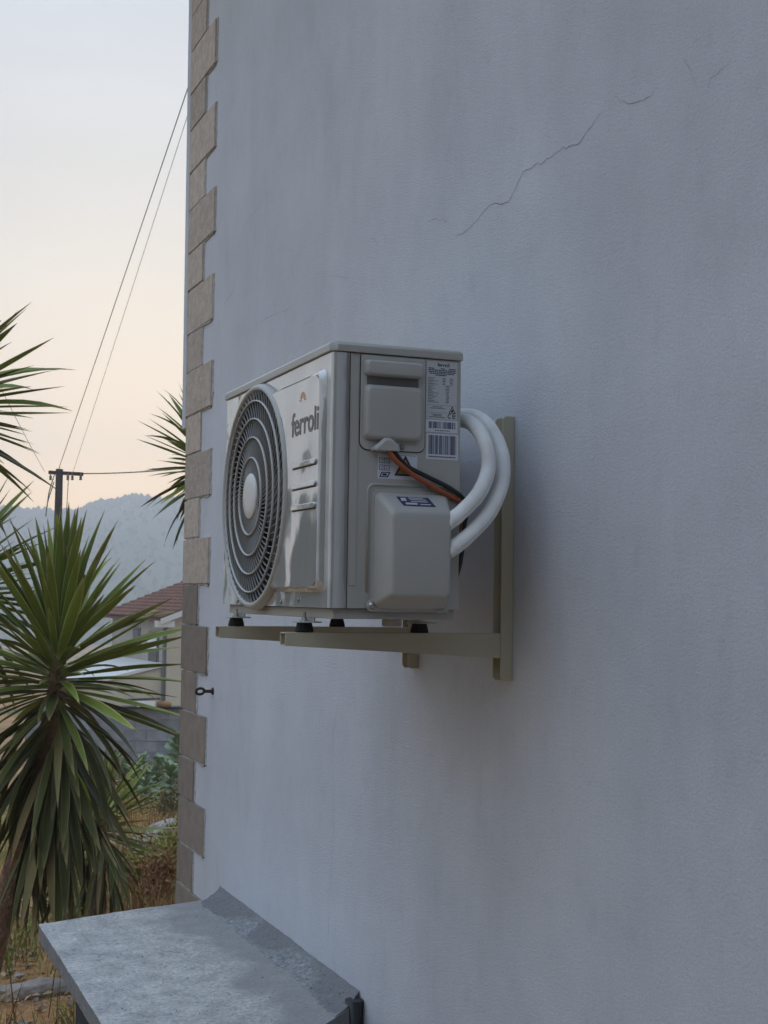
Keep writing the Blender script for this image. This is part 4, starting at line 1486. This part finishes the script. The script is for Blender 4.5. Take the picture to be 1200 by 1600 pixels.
# ------------------------------------------------------------------ far house
def make_far_house():
    near = px(262, 966, 45)
    u = (RH*.89+FH*.453).normalized()
    v = (-RH*.453+FH*.89).normalized()
    N0 = Vector((near.x, near.y, 0))
    gz = ground_z(near.x, near.y)-.4
    ze = near.z+.02
    h = empty('far_house', (near.x, near.y, gz))
    tag(h, 'small distant beige house with a dark red tiled roof', 'house')
    Wg, Le = 7.0, 6.2
    def Q(a, b, z): return N0+u*a+v*b+Vector((0, 0, z))
    rise = 1.36
    w = MB().add([Q(0, 0, gz), Q(0, Le, gz), Q(0, Le, ze), Q(0, 0, ze), Q(.2, .2, gz), Q(.2, Le-.2, gz), Q(.2, Le-.2, ze), Q(.2, .2, ze)], [(0, 1, 2, 3), (4, 5, 6, 7)])
    w.build('side_wall', M['rend_shaded'], h)
    MB().add([Q(0, 0, gz), Q(Wg, 0, gz), Q(Wg, 0, ze), Q(Wg/2, 0, ze+rise), Q(0, 0, ze)], [(0, 1, 2, 3, 4)]).build('gable_wall', M['rend_beige'], h, fix=False)
    MB().add([Q(Wg, 0, gz), Q(Wg, Le, gz), Q(Wg, Le, ze), Q(Wg, 0, ze)], [(0, 1, 2, 3)]).build('side_wall', M['rend_beige'], h, fix=False)
    MB().add([Q(0, Le, gz), Q(Wg, Le, gz), Q(Wg, Le, ze), Q(Wg/2, Le, ze+rise), Q(0, Le, ze)], [(0, 1, 2, 3, 4)]).build('gable_wall', M['rend_shaded'], h, fix=False)
    sl = rise/(Wg/2)
    ov = .35
    rf = MB()
    for s in (0, 1):
        def RP(a, b, dz):
            aa = a if s == 0 else Wg-a
            return Q(aa, b, ze+sl*a+dz)
        rf.add([RP(-ov, -ov, .02), RP(Wg/2, -ov, .02), RP(Wg/2, Le+ov, .02), RP(-ov, Le+ov, .02), RP(-ov, -ov, .10), RP(Wg/2, -ov, .10), RP(Wg/2, Le+ov, .10), RP(-ov, Le+ov, .10)],
               [(3, 2, 1, 0), (4, 5, 6, 7), (0, 1, 5, 4), (1, 2, 6, 5), (2, 3, 7, 6), (3, 0, 4, 7)])
    roof = rf.build('roof', M['tile'], h)
    # courses of tiles: half-round rows running down the slope, stepped at every course
    tl = MB()
    nb_, nc = 26, 14
    for c_ in range(nc):
        a0 = -ov-.05+(Wg/2+ov)*c_/nc
        a1 = a0+(Wg/2+ov)/nc+.06
        for b_ in range(nb_):
            yb = -ov+(Le+2*ov)*(b_+.5)/nb_
            hw = (Le+2*ov)/nb_*.5
            vs = []
            for (a, lift) in ((a0, .06), (a1, .01)):
                for k in range(4):
                    t_ = PI*k/3
                    vs.append(Q(a, yb-hw*math.cos(t_), ze+sl*a+.105+lift+.055*math.sin(t_)))
            tl.add(vs, [(k, k+1, 4+k+1, 4+k) for k in range(3)]+[(0, 3, 2, 1)])
    tag(tl.build('roof_tiles', M['tile'], roof, fix=False), kind='stuff')
    # white barge board and eave soffit
    MB().add([Q(-ov, -ov-.04, ze-sl*ov-.08), Q(Wg/2, -ov-.04, ze+rise-.08), Q(Wg/2, -ov-.04, ze+rise+.1), Q(-ov, -ov-.04, ze-sl*ov+.1),
              Q(-ov, -ov, ze-sl*ov-.08), Q(Wg/2, -ov, ze+rise-.08), Q(Wg/2, -ov, ze+rise+.1), Q(-ov, -ov, ze-sl*ov+.1)],
             [(3, 2, 1, 0), (4, 5, 6, 7), (0, 1, 5, 4), (1, 2, 6, 5), (2, 3, 7, 6), (3, 0, 4, 7)]).build('barge_board', M['fascia'], roof)
    MB().obox(Q(-.15, -.17, ze-.20), u*.28, v*.16, Vector((0, 0, .10))).build('eave_corner', M['fascia'], roof)
    # windows of the shaded side: a narrow one and one with a half-lowered white shutter
    def window(b0, b1, z0, z1, shutter):
        f = MB().obox(Q(-.015, (b0+b1)/2, (z0+z1)/2), u*.02, v*((b1-b0)/2+.10), Vector((0, 0, (z1-z0)/2+.06))).build('window', M['frame'], h)
        MB().obox(Q(-.045, (b0+b1)/2, (z0+z1)/2), u*.008, v*(b1-b0)/2, Vector((0, 0, (z1-z0)/2))).build('pane', M['glass'], f)
        if shutter:
            MB().obox(Q(-.07, (b0+b1)/2, z1-(z1-z0)*.28), u*.012, v*((b1-b0)/2+.04), Vector((0, 0, (z1-z0)*.28))).build('shutter', M['white'], f)
    zz = ze
    window(.9, 1.75, zz-1.45, zz-.55, True)
    window(2.9, 3.5, zz-1.05, zz-.45, False)
    MB().tube([Q(-.06, .12, ze-.2), Q(-.06, .12, gz)], .05, 8).build('downpipe', M['frame'], h)
    # lean-to porch on the shaded side
    pr = MB().add([Q(-2.6, .1, ze-2.15), Q(-.02, .1, ze-1.55), Q(-.02, Le*.9, ze-1.55), Q(-2.6, Le*.9, ze-2.15), Q(-2.6, .1, ze-2.05), Q(-.02, .1, ze-1.45), Q(-.02, Le*.9, ze-1.45), Q(-2.6, Le*.9, ze-2.05)],
                  [(3, 2, 1, 0), (4, 5, 6, 7), (0, 1, 5, 4), (1, 2, 6, 5), (2, 3, 7, 6), (3, 0, 4, 7)])
    pr.build('porch_roof', M['fascia'], h)
    MB().add([Q(-2.5, .2, gz), Q(-.02, .2, gz), Q(-.02, .2, ze-1.58), Q(-2.5, .2, ze-2.16)], [(0, 1, 2, 3)]).build('porch_wall', M['rend_beige'], h, fix=False)
    MB().add([Q(-2.5, .2, gz), Q(-2.5, Le*.88, gz), Q(-2.5, Le*.88, ze-2.16), Q(-2.5, .2, ze-2.16)], [(0, 1, 2, 3)]).build('porch_wall', M['rend_beige'], h, fix=False)
make_far_house()

# ------------------------------------------------------------------ garden wall of concrete blocks
def make_garden_wall():
    D = 26
    a = px(40, 1106, D)
    b = px(360, 1107, D+.4)
    d = Vector((b.x-a.x, b.y-a.y, 0))
    ln = d.length
    d.normalize()
    nrm = Vector((-d.y, d.x, 0))
    if nrm.dot(FH) < 0: nrm = -nrm
    top = a.z
    nrow = 6
    bh, bw = .20, .40
    base = top-nrow*bh
    A = Vector((a.x, a.y, 0))
    w = empty('garden_wall', (a.x, a.y, base))
    tag(w, 'low grey concrete block wall across the vegetable garden', 'wall')
    MB().obox(A+d*ln/2+nrm*.10+Vector((0, 0, (base+top)/2-.1)), d*(ln/2), nrm*.085, Vector((0, 0, (top-base)/2+.095))).build('mortar_core', M['blockmortar'], w)
    n = int(ln/bw)
    me = None
    rnd = random.Random(4)
    for r in range(nrow):
        off = bw/2 if r % 2 else 0
        for k in range(n):
            s = k*bw+off
            if s+bw > ln: continue
            c = A+d*(s+bw/2)+nrm*(.10+rnd.uniform(-.006, .006))+Vector((0, 0, base+r*bh+bh/2))
            if me is None:
                o = MB().obox(w.location, d*(bw/2-.006), nrm*.095, Vector((0, 0, bh/2-.006))).build('block', M['block'], w)
                me = o.data
                o.location = c-w.location
            else:
                o = bpy.data.objects.new('block', me)
                COL.objects.link(o)
                o.parent = w
                o.location = c-w.location
    # dark roofing sheet laid along the top
    sh = MB().obox(A+d*(ln*.72)+nrm*.08+Vector((0, 0, top+.022)), d*(ln*.26), nrm*.17, Vector((0, 0, .018))).build('roofing_sheet', M['tar'])
    tag(sh, 'black roofing sheet laid on top of the block wall', 'roofing sheet')
    q = px(228, 1101, D+.05)
    o = MB().prism(rrect(-.17, .17, 0, .10, .015), 1, -.09, .09).build('white_tub', M['white'], None, bevel=.008)
    o.location = (q.x+nrm.x*.1, q.y+nrm.y*.1, top+.042)
    o.rotation_euler = (0, 0, math.atan2(d.y, d.x))
    tag(o, 'white plastic tub on the dark sheet of the block wall', 'tub')
    q = px(256, 1101, D+.05)
    pts = []
    t = MB()
    n_, m_ = 20, 8
    for k in range(n_):
        for j in range(m_):
            R_ = .125+.045*math.cos(2*PI*j/m_)
            pts.append((R_*math.cos(2*PI*k/n_), R_*math.sin(2*PI*k/n_)*.8, .05+.05*math.sin(2*PI*j/m_)))
    t.add(pts, [(k*m_+j, k*m_+(j+1) % m_, ((k+1) % n_)*m_+(j+1) % m_, ((k+1) % n_)*m_+j) for k in range(n_) for j in range(m_)], True)
    o = t.build('dark_bundle', M['weed'])
    o.location = (q.x+nrm.x*.1, q.y+nrm.y*.1, top+.041)
    tag(o, 'dark coiled bundle lying beside the white tub', 'bundle')
    q = px(224, 1093, D+.1)
    o = MB().prism([(-.32, 0), (.30, .03), (.32, .06), (-.30, .035)], 1, -.12, .12).build('dark_board', M['tar'])
    o.location = (q.x+nrm.x*.12, q.y+nrm.y*.12, top+.146)
    o.rotation_euler = (0, 0, math.atan2(d.y, d.x))
    tag(o, 'dark board lying across the white tub', 'board')
make_garden_wall()

# ------------------------------------------------------------------ kale bed
def kale_leaf_mesh(seed):
    rnd = random.Random(seed)
    n = 6
    vs, fs = [], []
    prof = [.10, .16, .55, .9, 1.0, .75, .2]
    for i in range(n+1):
        u = i/n
        for s in (-1, -.5, 0, .5, 1):
            w = .30*prof[i]
            vs.append((.35*u*u+.07*abs(s)*(-1)+rnd.uniform(-.09, .09)*(abs(s) > .4), s*w+rnd.uniform(-.05, .05)*(abs(s) > .9), u+rnd.uniform(-.05, .05)*(abs(s) > .9)))
    for i in range(n):
        for k in range(4):
            fs.append((i*5+k, i*5+k+1, (i+1)*5+k+1, (i+1)*5+k))
    me = bpy.data.meshes.new('leaf')
    me.from_pydata(vs, [], fs)
    for p in me.polygons: p.use_smooth = True
    me.materials.append(M['kale'])
    return me
KM = [kale_leaf_mesh(s) for s in range(4)]
def make_kale():
    rnd = random.Random(9)
    spots = [(280, 1165, 21.5, .75, 'tall kale plant at the house corner above the other kale'),
             (195, 1205, 21.0, .5, 'kale plant at the left end of the kale bed under the block wall'),
             (222, 1192, 21.3, .5, 'kale plant in the back row, second from the left'),
             (250, 1195, 21.0, .5, 'kale plant in the back row before the tall one'),
             (212, 1212, 19.8, .5, 'kale plant in the front row nearest the small yucca'),
             (240, 1215, 19.5, .55, 'kale plant in the middle of the front row'),
             (268, 1208, 19.7, .5, 'kale plant in the front row close to the stone corner'),
             (180, 1190, 21.6, .45, 'kale plant half hidden behind the yucca leaf tips'),
             (290, 1205, 20.5, .5, 'kale plant cut off by the stone corner'),
             (228, 1228, 18.6, .4, 'low kale plant foremost in the kale bed')]
    for (x, y, D, s, lab) in spots:
        c = px(x, y, D)
        gz = ground_z(c.x, c.y)
        e = empty('kale_plant', (c.x, c.y, gz))
        tag(e, lab, 'kale', 'kale plants in the garden')
        top = Vector((c.x, c.y, max(c.z+.02, gz+.12)))
        MB().tube([(c.x, c.y, gz-.05), tuple(top)], .018, 6).build('stalk', M['stem'], e)
        for i in range(34):
            u = i/33
            th = math.radians(15+85*u+rnd.uniform(-10, 10))
            ph = i*2.4+rnd.uniform(-.3, .3)
            d = Vector((math.cos(ph)*math.sin(th), math.sin(ph)*math.sin(th), math.cos(th)))
            pos = top-Vector((0, 0, (top.z-gz)*.7*u))
            place_leaf(e, pos, d, s*rnd.uniform(.26, .46), rnd.choice(KM), rnd)
make_kale()

# ------------------------------------------------------------------ dry grass, weeds, shrubs, stones
def scatter(name, material, n, seed, hmin, hmax, w, lean, region, label, cat, density=None, nseg=2):
    rnd = random.Random(seed)
    vs, fs = [], []
    made = 0
    while made < n:
        lat_a, lat_b, d0, d1 = region
        dd = d0+(d1-d0)*rnd.random()**1.2
        k = rnd.uniform(lat_a, lat_b)          # sideways as a share of the distance
        p = land(k*dd, dd)
        if density and rnd.random() > density(p.x, p.y, dd): continue
        z = ground_z(p.x, p.y)
        if -2.9 < p.x < 4 and -1.0 < p.y: continue
        h = rnd.uniform(hmin, hmax)*rnd.choice([.6, .8, 1, 1])
        a = rnd.uniform(0, 2*PI)
        l = rnd.uniform(0, lean)*h
        dx, dy = math.cos(a)*l, math.sin(a)*l
        b = rnd.uniform(0, PI)
        wx, wy = math.cos(b)*w/2, math.sin(b)*w/2
        o_ = len(vs)
        vs += [(p.x-wx, p.y-wy, z-.02), (p.x+wx, p.y+wy, z-.02), (p.x+dx*.35-wx*.8, p.y+dy*.35-wy*.8, z+h*.55), (p.x+dx*.35+wx*.8, p.y+dy*.35+wy*.8, z+h*.55), (p.x+dx, p.y+dy, z+h)]
        fs += [(o_, o_+1, o_+3, o_+2), (o_+2, o_+3, o_+4)]
        made += 1
    me = bpy.data.meshes.new(name)
    me.from_pydata(vs, [], fs)
    me.materials.append(material)
    o = bpy.data.objects.new(name, me)
    COL.objects.link(o)
    return tag(o, label, cat, kind='stuff')
def dn(sc, lo, hi, off):
    return lambda x, y, d: sst(lo, hi, noise.noise((x*sc, y*sc, off)))
scatter('dry_grass', M['straw'], 15000, 1, .06, .30, .007, 1.3, (-.36, .02, 5.0, 20), 'straw coloured dry grass on the plot below the yuccas', 'grass', dn(.9, -.1, .4, 0))
scatter('green_grass', M['grass'], 11000, 2, .06, .26, .010, 1.1, (-.36, .02, 5.0, 19), 'green tufts among the dry grass of the plot', 'grass', dn(1.1, .0, .35, 8))
scatter('brown_weeds', M['weed'], 2500, 3, .2, .62, .008, .5, (-.36, .02, 6.0, 18), 'rusty brown dead weeds among the dry grass', 'weeds', dn(.8, .08, .4, 17))
def litter():
    # fallen leaves and chaff lying on the soil, and crumbs of stone among them
    rnd = random.Random(77)
    for name, material, n, lo, hi, label, cat in (('leaf_litter', M['litter'], 9000, .02, .075, 'fallen tan leaves scattered over the dry plot', 'leaf litter'),
                                                  ('stone_crumbs', M['rock'], 1500, .015, .06, 'small pale stone crumbs scattered over the dry plot', 'gravel')):
        mb = MB()
        for i in range(n):
            dd = 5.2+15*rnd.random()**1.2
            p = land(rnd.uniform(-.36, .0)*dd, dd)
            if -2.9 < p.x < 4 and -1.0 < p.y: continue
            z = ground_z(p.x, p.y)+.012
            L = rnd.uniform(lo, hi)
            a = rnd.uniform(0, 2*PI)
            t = Vector((math.cos(a), math.sin(a), rnd.uniform(-.5, .5))).normalized()
            q = Vector((-math.sin(a), math.cos(a), rnd.uniform(-.5, .5))).normalized()
            c = Vector((p.x, p.y, z+L*.2))
            if cat == 'gravel':
                w = t.cross(q)
                mb.add([c+t*L*.6, c+q*L*.5, c-t*L*.6, c-q*L*.5, c+w*L*.4, c-w*L*.4], [(0, 1, 4), (1, 2, 4), (2, 3, 4), (3, 0, 4), (1, 0, 5), (2, 1, 5), (3, 2, 5), (0, 3, 5)])
            else:
                mb.add([c-t*L*.5, c+q*L*.25+Vector((0, 0, L*.1)), c+t*L*.5, c-q*L*.25+Vector((0, 0, L*.1))], [(0, 1, 2, 3)])
        tag(mb.build(name, material, fix=False), label, cat, kind='stuff')
litter()
def shrub(x, y, D, w, h, n, material, label, seed, ls=.05):
    rnd = random.Random(seed)
    c = px(x, y, D)
    gz = ground_z(c.x, c.y)
    e = empty('shrub', (c.x, c.y, gz))
    tag(e, label, 'shrub', 'low shrubs on the plot')
    st = MB()
    lf = MB()
    for b in range(max(6, n//90)):
        a, k = rnd.uniform(0, 2*PI), rnd.random()**.6
        tip = Vector((c.x+math.cos(a)*w*k, c.y+math.sin(a)*w*k, gz+h*rnd.uniform(.55, 1)*(1-.35*k*k)))
        mid = Vector((c.x+math.cos(a)*w*k*.4, c.y+math.sin(a)*w*k*.4, gz+(tip.z-gz)*.55))
        st.tube([(c.x, c.y, gz-.03), mid, tip], [.010, .007, .003], 5)
        for q in range(n//max(6, n//90)):
            t = rnd.uniform(.25, 1)
            o_ = mid.lerp(tip, (t-.4)/.6) if t > .4 else Vector((c.x, c.y, gz)).lerp(mid, t/.4)
            o_ = o_+Vector((rnd.gauss(0, 1), rnd.gauss(0, 1), rnd.gauss(0, .8)))*ls*1.1
            d = Vector((rnd.gauss(0, 1), rnd.gauss(0, 1), rnd.gauss(.3, .8))).normalized()
            s = d.orthogonal().normalized()
            L = ls*rnd.uniform(.6, 1.3)
            lf.add([o_, o_+d*L*.5+s*L*.22, o_+d*L, o_+d*L*.5-s*L*.22], [(0, 1, 2, 3)])
    st.build('twigs', M['weed'], e)
    tag(lf.build('foliage', material, e, fix=False), kind='stuff')
shrub(262, 1262, 16.5, .34, .42, 900, M['shrub'], 'dark green rounded shrub beside the stone corner above the dry grass', 1, .05)
shrub(238, 1385, 10.6, .38, .62, 900, M['weed'], 'rust brown weedy shrub left of the stone corner foot', 2, .05)
shrub(206, 1380, 11.0, .36, .5, 800, M['grass'], 'yellow green shrub between yucca skirt and brown shrub', 3, .05)
shrub(262, 1330, 12.6, .30, .48, 700, M['grass'], 'green weedy shrub against the lower stone corner', 4, .05)
shrub(150, 1420, 9.4, .34, .40, 700, M['grass'], 'low green shrub under the hanging yucca leaves', 5, .045)
def stone(x, y, D, r, label, seed, stretch=1.25):
    rnd = random.Random(seed)
    c = px(x, y, D)
    bm = bmesh.new()
    bmesh.ops.create_icosphere(bm, subdivisions=3, radius=1)
    for v in bm.verts:
        k = 1+.28*noise.noise(v.co*1.3+Vector((seed, 0, 0)))+.10*noise.noise(v.co*3.7+Vector((0, seed, 0)))
        v.co = Vector((v.co.x*r*stretch*k, v.co.y*r*k, v.co.z*r*.62*k))
    me = bpy.data.meshes.new('field_stone')
    bm.to_mesh(me)
    bm.free()
    me.materials.append(M['rock'])
    o = bpy.data.objects.new('field_stone', me)
    COL.objects.link(o)
    o.location = (c.x, c.y, ground_z(c.x, c.y)+r*.15)
    o.rotation_euler = (0, 0, math.atan2(RH.y, RH.x)+.5 if stretch > 2 else rnd.uniform(0, 6))
    tag(o, label, 'stone', 'stones lying on the plot')
stone(268, 1284, 15.0, .26, 'pale field stone under the dark shrub by the stone corner', 1)
stone(226, 1304, 14.2, .15, 'pale flat stone behind the small yucca leaf tips', 2)
stone(58, 1492, 8.4, .10, 'long pale stone just left of the concrete slab corner', 3, 2.6)
stone(18, 1575, 7.7, .07, 'small white stone at the bottom left among dry grass', 4)
stone(40, 1560, 7.8, .045, 'tiny pale stone beside the small white one at bottom left', 5)

# ------------------------------------------------------------------ olive trees across the plot, mirrored in the glossy front
def olive(x, y, h, w, seed, lab):
    rnd = random.Random(seed)
    gz = ground_z(x, y)
    e = empty('olive_tree', (x, y, gz))
    tag(e, lab, 'tree', 'trees across the plot')
    top = Vector((x+.2, y, gz+h*.45))
    tr = MB().tube(smooth_path([(x, y, gz-.1), (x+.08, y+.05, gz+h*.22), top], 4), [.22-.012*i for i in range(9)], 10)
    tr.build('trunk', M['trunk'], e)
    cr = MB()
    lobes = [Vector((x+rnd.uniform(-w, w)*.6, y+rnd.uniform(-w, w)*.6, gz+h*rnd.uniform(.45, .85))) for _ in range(9)]
    for c in lobes:
        MB().tube([top, top.lerp(c, .5)+Vector((0, 0, .1)), c], [.07, .045, .015], 6).build('limb', M['trunk'], e)
        for q in range(420):
            d = Vector((rnd.gauss(0, 1), rnd.gauss(0, 1), rnd.gauss(0, 1))).normalized()
            p = c+d*w*.48*rnd.random()**.4*(1+.3*noise.noise(d*2+c))
            t_ = Vector((rnd.gauss(0, 1), rnd.gauss(0, 1), rnd.gauss(0, 1))).normalized()
            s_ = t_.orthogonal().normalized()
            L = rnd.uniform(.12, .24)
            cr.add([p, p+t_*L*.5+s_*L*.25, p+t_*L, p+t_*L*.5-s_*L*.25], [(0, 1, 2, 3)])
    tag(cr.build('crown', M['shrub'], e, fix=False), kind='stuff')
for i_, (x_, y_, h_, w_, l_) in enumerate(((-15.5, -6.6, 4.6, 1.7, 'round olive tree nearest across the plot'), (-19, -7.6, 5.3, 2.0, 'tall olive tree second across the plot'),
                                       (-23, -8.4, 5.6, 2.1, 'broad olive tree third across the plot'), (-21, -11.5, 5.4, 2.1, 'olive tree standing behind the row across the plot'),
                                       (-28, -10.5, 6.0, 2.3, 'farthest olive tree across the plot'))):
    olive(x_, y_, h_, w_, 40+i_, l_)

# ------------------------------------------------------------------ unseen hedge, added behind the viewer to block light from that side
def make_blocking_hedge():
    rnd = random.Random(31)
    e = empty('light_blocking_hedge', (6.6, -5, -2.3))
    tag(e, 'tall dark unseen hedge added behind the viewer to block light', 'hedge')
    for k in range(9):
        y = -.6-1.1*k
        MB().tube([(6.6, y, -2.4), (6.62, y+.05, -.5), (6.6, y, 2.6)], [.09, .07, .02], 8).build('trunk', M['pole'], e)
    vs, fs = [], []
    for i in range(36000):
        y = rnd.uniform(-11, .4)
        z = -2.2+6.3*rnd.random()
        top = 3.6+.5*noise.noise((y*.6, 0, 0))
        if z > top: continue
        half = .75*(1-.25*max(0, z)/4)*(1+.25*noise.noise((y*1.1, z*1.1, 3)))
        x = 6.6+rnd.choice([-1, -1, 1])*half*rnd.random()**.35
        d = Vector((rnd.gauss(0, 1), rnd.gauss(0, 1), rnd.gauss(.4, .7))).normalized()
        s_ = d.orthogonal().normalized()
        L = rnd.uniform(.10, .2)
        c = Vector((x, y, z))
        o_ = len(vs)
        vs += [c, c+d*L*.5+s_*L*.3, c+d*L, c+d*L*.5-s_*L*.3]
        fs.append((o_, o_+1, o_+2, o_+3))
    mb = MB().add(vs, fs)
    tag(mb.build('foliage', M['shrub'], e, fix=False), kind='stuff')
make_blocking_hedge()

# ------------------------------------------------------------------ hazy evening air
def make_haze():
    mb = MB().box(-775, 775, -775, 775, -35, 82)
    A = bpy.data.materials.new('hazy_air')
    A.use_nodes = True
    N, L = A.node_tree.nodes, A.node_tree.links
    N.clear()
    out = N.new('ShaderNodeOutputMaterial')
    v = N.new('ShaderNodeVolumePrincipled')
    v.inputs['Color'].default_value = (.90, .95, 1.0, 1)
    v.inputs['Density'].default_value = .0017
    v.inputs['Anisotropy'].default_value = .5
    L.new(v.outputs[0], out.inputs['Volume'])
    o = mb.build('haze', A)
    tag(o, 'pale evening haze filling the valley air', 'haze', kind='stuff')
make_haze()
